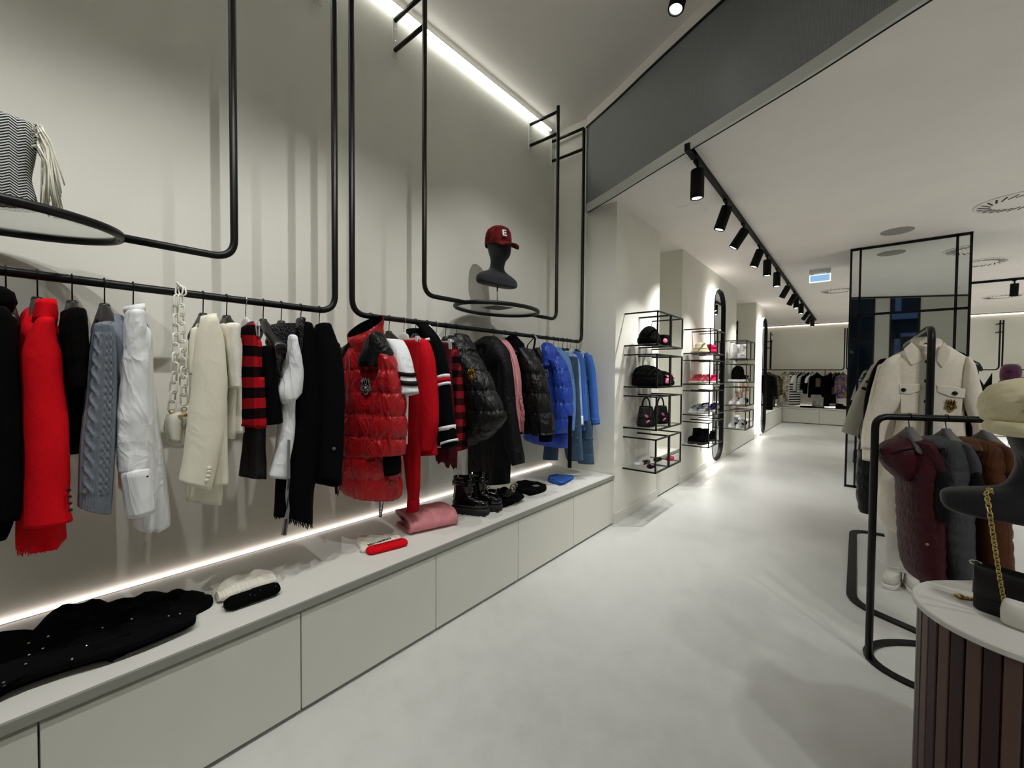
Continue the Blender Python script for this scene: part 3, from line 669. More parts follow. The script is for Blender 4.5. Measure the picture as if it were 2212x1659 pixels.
# 3 black fluffy sweater
o,p=garment('sweater','short-sleeved black fluffy knit sweater','sweater',155)
sleeve(o,[(672,140,186),(690,132,189),(720,132,190),(770,138,188),(815,138,186),(838,140,184)],PS,.06,F_blk2,wr=.006,wsc=(40,40,40))
hbody(o,p,onX(160,978,-1.95).z,F_blk2,.15,.035,wb=.14,dy=.0)
sleeve(o,[(820,148,182),(900,150,181),(977,151,178)],('X',-1.93),.04,F_blk2,'body')
# 4 grey cable knit
o,p=garment('sweater','grey cable-knit sweater hanging between black fluffy knit and white shirt','sweater',225)
def cab(u,a,P,s):
    """cable columns: one wide plait, one honeycomb of two narrow plaits, ribs between"""
    if math.sin(a)<=0: return .001*math.sin(a*20)
    l=math.cos(a); q=.0008*math.sin(l*46)
    def plait(c0,w,per,amp):
        x=(l-c0)/w
        if abs(x)>1.15: return 0
        return amp*max(math.exp(-((x-.52*math.sin(2*PI*s/per+k*PI))/.36)**2)*(.65+.35*math.cos(2*PI*s/per+k*PI+.8)) for k in (0,1))
    edge=.05<u<.9
    if not edge: return .0016*math.sin(l*40)
    q+=plait(-.5,.34,.085,.0085)+plait(.2,.17,.05,.0055)+plait(.52,.17,.05,.0055)
    for c0 in (-.1,-.9,.8): q+=.003*math.exp(-((l-c0)/.035)**2)
    return q
sleeve(o,[(703,202,241),(715,198,246),(745,194,250),(780,190,252),(830,186,252),(900,179,251),(980,172,248),(1060,169,243),((168,1094),(238,1108))],PS,.05,F_cable,N=150,step=.004,wr=.001,disp=cab)
hbody(o,p,onX(230,960,-2).z,F_cable,.18,.04,dy=.02)
loft(pxrows([((215,700),(256,716)),((222,740),(258,760)),((228,790),(256,812)),((232,840),(252,850))],('X',-1.95),.03),N=40,disp=lambda u,a,P,s:.002*math.sin(s*300)).build('ribbed_hem',F_cable,o)
# 5 white shirt
o,p=garment('shirt','crisp white cotton shirt with wide buttoned cuff','shirt',287)
sleeve(o,[(675,272,314),(705,269,317),(740,266,315),(782,262,320),(850,256,322),(930,250,322),(990,248,322),(1018,252,318)],PS,.05,F_white,wr=.0075,wsc=(30,30,9),step=.012)
sleeve(o,[((258,1020),(323,1012)),((262,1050),(327,1040)),((274,1118),(334,1100))],('X',-1.86),.052,F_white,'cuff',wr=.002)
hbody(o,p,onX(300,1060,-2).z,F_white,.19,.04,dy=.0)
sleeve(o,[(800,285,328),(860,283,338),(930,284,346),(1010,282,356),(1080,286,364),(1120,290,368),(1138,294,364),(1147,306,345)],('X',-1.96),.03,F_white,'shirt_tail',fold=.004)
loft(pxrows([((266,664),(312,657)),((268,672),(314,668)),((276,690),(312,688))],('X',-1.95),.06),wr=.002,open_top=True).build('collar',F_white,o)
button(o,[(317,1028)],('X',-1.80),M_btn,.003,.01)
# 6 ivory blazer
o,p=garment('blazer','ivory tailored blazer with four covered cuff buttons','blazer',438)
sleeve(o,[(688,438,468),(712,428,476),(735,423,482),(780,418,487),(830,414,490),(880,409,488),(950,400,480),(1000,394,468),((386,1040),(453,1058))],PS,.05,F_ivory,wr=.002,e=2.4)
hbody(o,p,onX(440,1040,-2).z,F_ivory,.19,.04,dy=.01)
sleeve(o,[(850,425,484),(950,418,484),(1030,404,478),(1070,402,479),((402,1082),(478,1090))],('X',-1.97),.03,F_ivory,'skirt',fold=.003)
sleeve(o,[(712,412,440),(760,408,436),(810,408,424)],('X',-1.98),.02,F_ivory,'lapel')
loft(pxrows([((437,682),(464,678)),((434,692),(467,694)),((428,706),(466,704))],('X',-1.95),.06),wr=.002,open_top=True).build('collar',F_ivory,o)
button(o,[(450,1010),(449,1018),(447,1027),(444,1036)],('X',-1.835),F_ivory,.007,.012)
# 7 cream fuzzy sweater
o,p=garment('sweater','cream fuzzy knit sweater','sweater',489)
sleeve(o,[(703,484,517),(722,483,517),(760,486,517),(810,492,517),(838,494,516)],PS,.05,F_cream,wr=.005,wsc=(30,30,30))
sleeve(o,[(820,490,514),(880,487,512),(930,484,508),(946,486,504)],('X',-1.93),.04,F_cream,'body',wr=.004); hbody(o,p,onX(500,930,-2).z,F_cream,.17,.03)
solo('price_tag',patch([(481,920),(486,918),(490,937),(486,939)],('X',-1.87),.002),F_white,'tiny white price tag dangling from the cream fuzzy sweater','tag')
# 8 checked skirt on a white clip hanger
o,p=garment('skirt','red and black checked wool skirt on a white clip hanger','skirt',530,hstyle='clip',hlabel='white clip hanger on the wall rail holding the checked skirt')
sleeve(o,[((520,712),(549,700)),((519,740),(553,736)),(800,515,558),(860,514,562),((511,918),(565,927))],('X',-1.9),.035,F_tart,e=2.6,wr=.003)
hbody(o,p,onX(535,915,-2.05).z,F_tart,.16,.03,wb=.2,zt=p.z-.125)
# 9 black leather trousers below
o,p=garment('trousers','black leather flared trousers hanging below the checked skirt','trousers',552,hang=False)
sleeve(o,[(700,535,552),(800,530,562),(900,530,568),(960,526,570),(1000,521,571),((518,1028),(571,1033))],('X',-1.98),.05,F_leath,fold=.006,name='trouser_leg')
# 10 black velvet camisole on broad hanger
o,p=garment('camisole','black velvet camisole hung from a broad black hanger','top',568,hw=.2)
sleeve(o,[(752,562,589),(765,560,592),(800,560,597),(860,562,602),((562,918),(606,912))],('X',-1.92),.05,F_velv,fold=.003)
for s in (-.11,.11): MB().tube([V((XO+s,p.y,p.z-.15)),V((XO+s*.95+.03,p.y,p.z-.22)),V((XO+s*.8+.05,p.y,onX(575,757,-1.98).z))],.004,6,flat=.4).build('strap',F_velv,o)
# 11 white tee with A
o,p=garment('shirt','white long-sleeved top with a black sequin collar','shirt',607)
sleeve(o,[(728,619,637),(745,618,641),(775,615,649),(800,612,653),(825,606,653),(848,597,650),((612,872),(640,856))],('X',-1.90),.05,F_white,wr=.006,wsc=(16,16,9))
sleeve(o,[(860,607,637),(920,601,635),(970,594,629),((581,1030),(616,1034))],('X',-1.93),.035,F_white,'undersleeve',wr=.005,wsc=(16,16,9))
sleeve(o,[(722,589,632),(770,590,634),(820,594,628),(870,600,628)],('X',-2.0),.04,F_white,'body')
c=onX(599,806,-1.955); writing(o,'AN',c+V((0,.014,0)),(0,1,0),(0,0,1),.05,M_blackm)
loft(pxrows([((590,700),(634,700)),((587,712),(637,714)),((589,735),(634,728)),((593,760),(616,752)),((600,778),(611,770))],('X',-1.955),.07),wr=.006,wsc=(50,50,50),open_top=True).build('sequin_collar',F_seq,o)
# 12 black fringed shawl
o,p=garment('shawl','black fringed wool shawl reaching nearly to the bench','shawl',649)
sleeve(o,[(700,642,672),(730,640,682),(800,640,692),(900,632,698),(1000,624,690),(1060,621,676),((622,1118),(674,1132))],('X',-1.93),.04,F_blk,fold=.004)
fringe_strip(onX(622,1116,-1.93),onX(675,1130,-1.93),.035,F_blk,o,26,.002)
sleeve(o,[(960,602,622),(1040,597,620),(1085,595,618),((593,1116),(618,1112))],('X',-1.97),.03,F_blk,'shawl_end'); fringe_strip(onX(593,1114,-1.97),onX(618,1110,-1.97),.02,F_blk,o,10,.002)
sq=loft(pxrows([(690,643,656),(720,641,650),(760,640,648)],('X',-1.93),.04),wr=.004); sq.build('sequin_edge',F_seq,o)
o=thing('lanyard_ribbon','grey woven ribbon with black letters dangling below the black shawl','ribbon',onX(615,1150,-1.885))
MB().rings([[onX(x,y,-1.885),onX(x+w,y,-1.885),onX(x+w,y,-1.882),onX(x,y,-1.882)] for x,y,w in ((621,950,6),(620,1030,7),(616,1070,7),(619,1100,7),(612,1130,11),(607,1156,12))],smooth=False).build('ribbon',plain('grey_ribbon','#6d6d6c',.7),o)
for (x,y,tx) in ((614,1139,'ERMANNO'),(619,1086,'ERMANNO'),(621,1046,'ERMANNO')):
    a=onX(x+2,y,-1.88); writing(o,tx,a,(0,-.12,-1),(0,1,-.12),.0145 if x<616 else .010,M_blackm,'lettering',.0005)
# 13 black blazer
o,p=garment('blazer','black blazer, last on the left-hand rail','blazer',689)
sleeve(o,[(702,688,710),(735,686,724),(765,686,734),(810,688,740),(860,690,742),(930,690,740),(1000,690,736),((690,1034),(732,1034))],('X',-1.9),.05,F_navy,wr=.002,e=2.4)
hbody(o,p,onX(700,1034,-2.05).z,F_navy,.19,.045)
loft(pxrows([((684,704),(706,698)),((682,716),(710,714)),((680,735),(700,740))],('X',-1.98),.05),wr=.002,open_top=True).build('collar',F_navy,o)
button(o,[(720,969)],('X',-1.85),plain('smoke_button','#57585c',.3),.008,.004)
# chain bag
o=thing('shoulder_bag','small white shoulder bag hung on the rail by a chunky white chain','bag',onX(385,960,-2.0),None)
M_wpl=plain('white_plastic_chain','#e0ded2',.35); M_wle=plain('white_leather','#e2e0d3',.5,0,.4,(80,.15,.002))
def chain(pts,mat,o,L=.047,w=.0125,r=.0033,name='chain_link'):
    # pts: dense polyline ; lay flat links alternating
    P=[V(q) for q in pts]; D=[0]
    for a,b in zip(P,P[1:]): D.append(D[-1]+(b-a).length)
    n=max(2,int(D[-1]/(L*.72))); i=0; k=0
    def at(s):
        for a,b,u,v in zip(P,P[1:],D,D[1:]):
            if s<=v: return a.lerp(b,(s-u)/(v-u+1e-9))
        return P[-1]
    for k in range(n):
        s=D[-1]*(k+.5)/n; c=at(s); d=(at(min(s+.01,D[-1]))-at(max(s-.01,0))).normalized(); sd=d.cross(V((1,0,0)))
        if sd.length<.1: sd=d.cross(V((0,1,0)))
        sd.normalize(); th=PI/4 if k%2 else -PI/4
        sd=Matrix.Rotation(th,3,d)@sd
        h=L/2-w*.8; pa=[]
        for q in range(7): a=PI*q/6; pa.append(c+d*(h+w*.75*math.sin(a))+sd*w*math.cos(a))
        for q in range(7): a=PI*q/6; pa.append(c-d*(h+w*.75*math.sin(a))-sd*w*math.cos(a))
        MB().tube(pa,r,7,closed=True).build(name,mat,o)
A=[onX(x,y,-1.985) for x,y in ((371,888),(374,850),(377,800),(379,740),(380,680),(381,640))]; B=[onX(x,y,-1.985) for x,y in ((390,640),(392,700),(394,760),(396,810),(398,872))]
yb=onX(385,630,XO).y; top=[V((XO+.028*math.cos(a),yb,ZR+.028*math.sin(a)+.002)) for a in (0,.5*PI)]
chain(A,M_wpl,o); chain([V((XO+.03,yb-.004,ZR-.01)),V((XO+.024,yb,ZR+.022)),V((XO,yb+.002,ZR+.031)),V((XO+.022,yb+.006,ZR+.022)),V((XO+.034,yb+.008,ZR-.012))],M_wpl,o,.038); chain(B,M_wpl,o)
bagrows=[((362,896),(405,896)),((358,910),(406,906)),((356,930),(406,930)),((362,955),(404,955)),((372,966),(402,962))]
loft(pxrows(bagrows,('X',-2.02),.05),wr=.0015,e=3.2).build('bag_body',M_wle,o)
sleeve(o,[((362,902),(392,892)),((360,925),(390,925)),((366,952),(388,955))],('X',-1.985),.035,M_wle,'flap',e=3,wr=.001)
MB().lathe(onX(399,918,-1.96),[(.008,0),(.009,.004),(.004,.007)],16,V((1,0,0))).build('clasp',M_chrome,o)
MB().tube([onX(385,899,-1.95),onX(404,897,-1.95)],.0045,8).build('clasp_bar',M_gold,o)
for x,y in ((371,889),(398,884)): MB().tube([onX(x,y,-1.985)+V((0,.008*math.cos(a),.008*math.sin(a))) for a in [2*PI*i/12 for i in range(12)]],.0018,6,closed=True).build('ring',M_gold,o)
# ================================================================ right rail
# 14 red puffer, turned towards the room
az=.52; p=railpt(800,rl(800)); PV=('V',(XO,p.y),(math.cos(az),math.sin(az)))
o=thing('puffer_coat','long glossy red puffer coat with black shoulder panels and crest','coat',(p.x,p.y,p.z-.12),'clothes on the wall rails')
hanger(p,'black hanger inside the red puffer coat','black',az,.19)
Q=(.118,.019,.03)
loft(pxrows([(742,768,838),(752,756,846),(775,744,856),(810,740,862),(860,742,864),(920,738,862),(980,735,862),(1020,736,862),(1046,740,864),((750,1062),(863,1073)),((758,1066),(858,1077))],PV,.085),N=110,step=.008,quilt=Q,wr=.005,e=2.6).build('body',M_pufr,o)
n=pnorm(PV)
loft(pxrows([(768,840,858),(785,836,868),(815,834,876),(850,834,882),(885,828,886),(930,816,888),(962,808,886),(976,808,884)],PV,.062,.07),N=90,step=.008,quilt=Q,wr=.006).build('sleeve',M_pufr,o)
loft(pxrows([(775,742,758),(820,736,752),(900,733,748),(960,733,745)],PV,.05,-.02),N=30,step=.008,quilt=Q,wr=.005).build('sleeve',M_pufr,o)
loft(pxrows([(968,843,875),(995,844,876),((846,1020),(876,1016))],PV,.045,.07),wr=.001,e=2.6).build('cuff',F_blk,o)
loft(pxrows([((828,722),(838,726)),((812,735),(850,742)),((800,760),(862,765)),((796,780),(846,785)),((797,793),(838,793))],PV,.055,.085),N=32,quilt=(.05,.006,.02),wr=.007).build('shoulder_panel',M_pufk,o)
loft(pxrows([((768,740),(774,742)),((752,752),(772,760)),((738,768),(766,780)),((737,782),(756,788))],PV,.05,.03),N=28,wr=.006).build('shoulder_panel',M_pufk,o)
col=pxrows([((757,724),(830,696),.9),((762,742),(828,712),1),((774,760),(828,735),1),((784,778),(826,758),.9)],PV,.075,.02)
col[0]=(col[0][0]+V((0,0,.012)),col[0][1],col[0][2]+V((0,0,-.052))); col[1]=(col[1][0],col[1][1],col[1][2]+V((0,0,-.03)))
loft(col,N=36,quilt=(.05,.006,.01),wr=.004,caps=(False,True)).build('collar',M_pufr,o)
inn=[(c+V((0,0,.004)),h*.93,d*.9) for c,h,d in col[:3]]; loft(inn,N=36,wr=.005,caps=(False,True)).build('collar_lining',F_fur,o)
crest(o,onP(811,833,PV)+n*.098,n,.09,M_silver,M_crestb)
# zip lines and slider ribbon
zl=MB().tube([onP(x,y,PV)+n*.1 for x,y in ((776,770),(777,830),(776,880),(774,940),(766,1000),(752,1060))],.0035,6); zl.build('zip',plain('dark_red_zip','#5a0b10',.5),o)
rb=patch([(834,1076),(842,1076),(838,1108),(832,1107)],PV,.003,.07).build('zip_ribbon',M_blackm,o); writing(rb,'ERMANNO',onP(837,1090,PV)+n*.0745,(onP(836,1106,PV)-onP(839,1078,PV)),CR*.8+V((0,0,0)),.0155,F_white,'lettering',.0005)
rb=patch([(735,1046),(741,1046),(741,1062),(736,1062)],PV,.003,.05).build('zip_ribbon',M_blackm,o)
# generic right-rail garment: silhouettes on the plane of the hanger
def rg(name,label,cat,hx,sl,bd,mat,d=.045,bmat=None,hs='black',hang=True,wr=.004,off=.03,dY=0,w=.19,zb=None,quilt=None,**k):
    o,p=garment(name,label,cat,hx,hang=hang,hstyle=hs); pl=('Y',p.y+dY)
    if sl: loft(pxrows(sl,pl,d,off),N=(90 if quilt else 44),wr=wr,quilt=quilt,**k).build('sleeve',mat,o)
    if bd: loft(pxrows(bd,pl,d*.8,0),N=(90 if quilt else 44),wr=wr,quilt=quilt,**k).build('body',bmat or mat,o)
    return o,p,pl
def farshoulder(p,w=.2): return None
# 15 white tee with starred stripes
o,p,pl=rg('shirt','white jersey top with black stripes and stars on the sleeve','shirt',840,[(736,856,871),(750,862,880),(775,868,890),(800,871,896),(825,874,902),((880,856),(907,848))],[(735,800,866),(760,790,874),(850,790,880),(960,792,878)],F_white,.05,wr=.0015)
for a,b in ((800,807),(818,827)): loft(pxrows([((869,a-3),(899+(a-800)*.27,a+6)),((870.5,b-2),(900.5+(b-806)*.27,b+7))],pl,.056,.03),N=36,wr=.0).build('stripe',M_blackm,o)
n=pnorm(pl)
def star(o,c,n,r,mat):
    c=V(c); n=V(n); z=V((0,0,1)); a=z.cross(n).normalized(); MB().prism([c+a*(r*(1 if i%2==0 else .42)*math.sin(2*PI*i/10))+z*(r*(1 if i%2==0 else .42)*math.cos(2*PI*i/10)) for i in range(10)],n*.002).build('star',mat,o)
for x,y in ((886,811),(893,815)): star(o,onP(x,y,pl)+n*.088,n,.012,M_blackm)
# 16 red trousers on clip hanger
o,p=garment('trousers','long straight red trousers on a white clip hanger','trousers',872,hstyle='clip'); pl=('Y',p.y)
loft(pxrows([(738,850,905),(770,852,906),(850,862,906),(960,872,906),(1040,880,904),(1070,885,901),(1084,885,900)],pl,.03),N=32,fold=.004).build('trouser_leg',F_redp,o)
loft(pxrows([(1082,884,902),(1095,883,902),((882,1105),(900,1106))],pl,.032),N=24,wr=.001).build('cuff',F_redp,o)
# 17 red knit sweater
o,p,pl=rg('sweater','deep red knitted sweater with long sleeves','sweater',897,[(732,905,918),(745,908,932),(775,910,942),(820,912,948),(870,913,951),(910,914,952),(945,912,946),((908,968),(940,972))],[(735,860,912),(760,855,920),(860,858,930),(940,862,940),((870,984),(943,983))],F_redk,.05)
# 18 black sweater with stripes
S18=stripes('black_knit_with_stripes',[(0,'#0c0c0d')],2,10)
o,p,pl=rg('sweater','black knit sweater with white and red sleeve stripes','sweater',922,[(702,914,927),(715,924,940),(740,934,958),(775,940,968),(808,944,974),(870,948,980),(925,956,988),(950,963,991),((968,968),(992,960))],[(712,880,925),(760,880,942),(880,884,958),(945,884,968),((890,968),(967,969))],F_blk,.045,wr=.0015)
def bands(o,pl,rows,mat,off=.03,d=.0475,nm='stripe'):
    for r in rows: loft(pxrows(r,pl,d,off),N=36,wr=0).build(nm,mat,o)
bands(o,pl,[[((944,822),(975,807)),((944,828),(976,814))],[((945,838),(977,824)),((945,844),(978,830))],[((955,924),(988,916)),((956,931),(988,926))],[((965,955),(992,946)),((966,960),(993,951))]],F_white)
bands(o,pl,[[((944,828.5),(976,814.5)),((945,837.5),(977,823.5))]],F_redk)
bands(o,pl,[[(934,886,966),(941,886,967)],[(961,888,967),(966,889,967.5)]],F_white,0,.04)
loft(pxrows([((914,698),(926,702)),((918,706),(934,716))],pl,.05,.02),wr=0).build('neck_stripe',F_white,o)
loft(pxrows([((933,737),(950,730)),((936,744),(953,736))],pl,.052,.03),wr=0).build('shoulder_stripe',F_white,o)
# 19 burgundy lace skirt
F_lace=fabric('burgundy_lace','#4a1822',80,1,.9,.25)
o,p=garment('skirt','burgundy lace skirt with scalloped hem on a white clip hanger','skirt',942,hstyle='clip'); pl=('Y',p.y)
loft(pxrows([(742,915,972),(850,925,978),(940,938,984),(990,944,985),((945,992),(984,1008))],pl,.03),N=40,fold=.008,fringe=.02).build('skirt',F_lace,o)
# 20 red plaid shirt
o,p,pl=rg('shirt','red plaid flannel shirt','shirt',962,[(745,970,985),(760,974,996),(790,978,1003),(850,984,1008),(920,990,1012),(958,990,1012)],[(745,935,978),(800,935,985),(900,945,990),((950,968),(992,958))],F_flan,.042)
loft(pxrows([(955,988,1012),((985,976),(1015,968))],pl,.045,.03),wr=.002).build('cuff',F_flan,o)
# 21 black puffer with gold crest
o,p,pl=rg('puffer_jacket','black puffer jacket with gold crest on the sleeve','jacket',985,[(728,990,1004),(742,996,1016),(775,1004,1034),(812,1008,1058),(850,1010,1074),(880,1012,1088),(903,1012,1094),(930,1012,1075),(950,1012,1050)],[(735,955,1000),(780,955,1020),(860,970,1040),(930,985,1040),((1000,968),(1022,960))],M_pufk,.085,quilt=(.118,.019,.03),step=.008)
crest(o,onP(1047,810,pl)+pnorm(pl)*.112+V((0.0,0,0)),pnorm(pl),.085,M_gold,M_crestb)
loft(pxrows([((996,722),(1008,726)),((998,735),(1018,742)),((1004,752),(1026,756))],pl,.06,.02),N=24,quilt=(.04,.006,.01)).build('collar',M_pufk,o)
# 22 black raincoat with hood
o,p,pl=rg('raincoat','long black hooded raincoat','coat',1065,[(768,1084,1103),(800,1086,1110),(850,1088,1114),(900,1092,1120),(950,1099,1128),(985,1108,1135),((1118,1003),(1134,1000))],[(760,1040,1095),(800,1030,1104),(880,1018,1106),(960,1012,1106),((1012,1019),(1060,1022)),],M_rain,.055,wr=.005)
loft(pxrows([(900,1040,1106),(1000,1046,1106),((1056,1046),(1104,1043))],pl,.045,.02),N=32,wr=.004).build('front_panel',M_rain,o)
hd=pxrows([((1050,730),(1078,729),.5),((1034,742),(1092,744),.9),((1027,756),(1103,765),1),((1034,775),(1100,782),1),((1046,792),(1082,790),.8)],pl,.085,.03)
loft(hd,N=36,wr=.005).build('hood',M_rain,o)
mb=MB(); cc=onP(1056,762,pl)+pnorm(pl)*.112; q=pnorm(pl); ax=V((1,0,0)); R=[]
for k,(s,dz) in enumerate(((1,0),(.94,.006),(.6,.004),(.1,.0))): R.append([cc+q*dz+ax*(.085*s*math.cos(a))+V((0,0,1))*(.06*s*math.sin(a)+.03*s*math.cos(a)) for a in [2*PI*i/24 for i in range(24)]])
mb.rings(R).build('hood_fur_lining',F_fur,o)
MB().tube([onP(1064,786,pl)+q*.115,onP(1066,810,pl)+q*.105,onP(1066,838,pl)+q*.10],.005,6).build('drawcord',F_white,o)
# 23 pink ribbed sweater with fringe
o,p,pl=rg('sweater','dusty pink ribbed sweater with fringed sleeve','sweater',1090,[(734,1084,1096),(750,1090,1110),(780,1098,1122),(820,1104,1129),(870,1110,1130),(910,1116,1132),((1122,934),(1131,932))],[(738,1040,1092),(800,1040,1106),(900,1050,1115)],F_pinkr,.042)
P_=[onP(x,y,pl)+pnorm(pl)*.03 for x,y in ((1126,838),(1130,860),(1131,885),(1131,910))]
mb=MB()
for i in range(34):
    t=i/34*3; k=int(t); b=P_[k].lerp(P_[k+1],t-k)+V((random.uniform(-.004,.01),random.uniform(-.02,.02),0)); l=random.uniform(.06,.12)
    mb.tube([b,b+V((.012+random.uniform(0,.01),0,-l*.4)),b+V((.010+random.uniform(0,.012),random.uniform(-.01,.01),-l))],.002,5)
mb.build('fringe',F_pink,o)
# 24 black puffer with fur hood
o,p,pl=rg('puffer_jacket','black puffer jacket with leather yoke and fur hood','jacket',1113,[(768,1132,1150),(790,1138,1170),(830,1146,1184),(870,1150,1190),(910,1158,1196),(938,1160,1200)],[(755,1095,1148),(790,1092,1168),(860,1100,1175),(925,1108,1178),(936,1110,1176)],M_pufk,.075,quilt=(.14,.019,.03),step=.008)
loft(pxrows([((1136,752),(1146,756)),((1134,766),(1160,776)),((1140,790),(1166,796))],pl,.065,.045),N=28,wr=.003).build('leather_yoke',F_leath,o)
loft(pxrows([(936,1172,1196),((1173,951),(1195,953))],pl,.05,.03),wr=.001).build('cuff',F_blk,o)
loft(pxrows([((1106,728),(1120,728),.5),((1099,738),(1130,742),1),((1100,755),(1137,765),1),((1108,768),(1134,774),.8)],pl,.085,.03),N=32,wr=.008,wsc=(60,60,60)).build('fur_hood',F_fur,o)
# 25 black apron-like bag with two straps
o,p=garment('tote_bag','black tote slung from the rail by a black and a white strap','bag',1155,hang=False); pl=('Y',p.y-.02)
loft(pxrows([((1150,756),(1166,752)),((1146,768),(1172,766)),((1140,790),(1172,790)),((1138,860),(1174,860))],pl,.03,.0),N=24,wr=.004).build('bag_body',M_pufk,o)
for pts,mt,w in (([(1143,727),(1140,745),(1136,762),(1142,778)],M_blackm,.012),([(1153,728),(1155,742),(1152,756)],F_leath,.02)):
    P=[onP(x,y,pl) for x,y in pts]; P[0]=V((XO+.02,P[0].y,ZR+.0)); P=[V((XO-.02,P[0].y,ZR-.01)),V((XO,P[0].y,ZR+.019))]+P
    R=[[q+V((-w/2,-.001,0)),q+V((w/2,-.001,0)),q+V((w/2,.001,0)),q+V((-w/2,.001,0))] for q in P]; MB().rings(R,smooth=False).build('strap',mt,o)
P=[V((XO-.02,pl[1],ZR-.01)),V((XO,pl[1],ZR+.02)),V((XO+.022,pl[1],ZR))]+[onP(x,y,pl) for x,y in ((1165,738),(1168,760),(1171,795))]
R=[[q+V((-.008,-.0015,0)),q+V((.008,-.0015,0)),q+V((.008,.0015,0)),q+V((-.008,.0015,0))] for q in P]; w_=MB().rings(R,smooth=False).build('white_strap',F_white,o)
for x,y in ((1166.5,750),(1168.5,768),(1170.5,784)): MB().obox(onP(x,y,pl)+V((0,-.002,0)),(.003,0,0),(0,.0008,0),(0,0,.009)).build('strap_print',M_blackm,w_)
star(o,onP(1158,766,pl)+V((0,-.032,0)),V((0,-1,0)),.016,F_white)
# 26 blue puffer
o,p,pl=rg('puffer_coat','glossy cobalt blue puffer coat with crest','coat',1180,[(778,1196,1218),(800,1204,1228),(840,1208,1236),(880,1209,1238),(915,1208,1236),(934,1206,1230)],[(760,1150,1200),(790,1148,1222),(860,1142,1232),(930,1134,1230),((1134,948),(1228,960)),((1150,956),(1224,968))],M_pufb,.075,quilt=(.13,.018,.03),step=.008)
loft(pxrows([((1180,742),(1196,744),.6),((1173,756),(1204,758)),((1172,775),(1206,778)),((1178,792),(1204,790))],pl,.08,.03),N=30,quilt=(.05,.008,.02),wr=.006).build('hood',M_pufb,o)
crest(o,onP(1192,808,pl)+pnorm(pl)*.085,pnorm(pl),.085,M_silver,M_crestb)
solo('belt',MB().box((onY(1228,900,p.y-.12).x,p.y-.125,onY(1232,1011,p.y-.12).z),(onY(1236,900,p.y-.12).x,p.y-.121,onY(1232,898,p.y-.12).z)),M_blackm,'narrow black belt dangling from the blue puffer coat','belt')
# 27-31 the denim
o,p,pl=rg('denim_jacket','light denim jacket with frayed edge','jacket',1195,[(760,1208,1224),(785,1218,1236),(840,1230,1244),(900,1232,1244),((1228,934),(1242,930))],[(752,1180,1212),(800,1180,1226),(900,1185,1232),((1186,945),(1236,942))],F_deniml,.05)
mb=MB()
for i in range(40):
    b=onP(1241+2*math.sin(i),780+i*3.8,pl)+pnorm(pl)*.03; mb.tube([b,b+V((.006,random.uniform(-.006,.006),-.012))],.0016,4)
mb.build('frayed_edge',F_deniml,o)
o,p=garment('jeans','washed jeans with studs down the side seam','jeans',1205,hstyle='clip'); pl=('Y',p.y)
loft(pxrows([(772,1200,1248),(850,1204,1252),(940,1216,1256),(980,1222,1259),((1226,994),(1260,996))],pl,.03),N=30,fold=.003).build('trouser_leg',F_denimd,o)
button(o,[(1249,920),(1251,944),(1240,985),(1252,960)],('Y',p.y),M_chrome,.005,.035,'stud')
loft(pxrows([(800,1150,1190),(900,1163,1200),(950,1175,1206),((1173,992),(1205,994))],('Y',p.y+.03),.03),N=30).build('trouser_leg',F_denimd,o)
o,p,pl=rg('shirt','pale blue cotton shirt with slim sleeve','shirt',1215,[(766,1234,1246),(785,1243,1254),(850,1250,1258),(900,1253,1260)],[(760,1205,1236),(800,1205,1246),(900,1212,1250)],F_chamb,.04)
loft(pxrows([(898,1253,1260.5),(918,1254.5,1261.5)],pl,.042,.03),wr=0).build('cuff',F_white,o)
o,p,pl=rg('denim_jacket','mid blue denim jacket with fringed sleeve','jacket',1225,[(764,1246,1258),(785,1252,1264),(850,1258,1270),(910,1262,1272)],[(760,1215,1250),(800,1215,1258),((1225,935),(1264,930))],F_denimb,.04)
mb=MB()
for i in range(26):
    b=onP(1268,830+i*2.6,pl)+pnorm(pl)*.04; l=random.uniform(.06,.12); mb.tube([b,b+V((.008,-.006,-l*.5)),b+V((.004,-.01,-l))],.002,4)
mb.build('fringe',F_denimb,o)
o,p=garment('jeans','dark jeans with deep turned-up hem','jeans',1232,hstyle='clip'); pl=('Y',p.y)
loft(pxrows([(775,1232,1264),(850,1238,1270),(950,1248,1280)],pl,.03),N=30,fold=.003).build('trouser_leg',F_denimd,o)
loft(pxrows([((1248,980),(1282,980)),((1249,1000),(1283,1003))],pl,.034),N=30,wr=.001).build('turn_up',F_denimd,o); loft(pxrows([(945,1247,1280),((1248,981),(1282,981))],pl,.03),N=30,wr=.001).build('trouser_leg',F_denimd,o)
o,p,pl=rg('shirt','cobalt blue denim shirt, last on the rail by the end wall','shirt',1245,[(768,1266,1280),(790,1270,1286),(830,1276,1291),(870,1279,1293),((1281,906),(1295,904))],[(762,1225,1270),(800,1225,1280),(900,1232,1280),((1240,945),(1280,940))],F_denimb,.045)
loft(pxrows([(902,1282,1297),((1282,918),(1297.5,916))],pl,.047,.03),wr=0).build('cuff',F_denimb,o)
patch([(1270,812),(1278,811),(1277,820),(1271,821)],pl,.004,.06).build('pocket_flap',F_deniml,o)
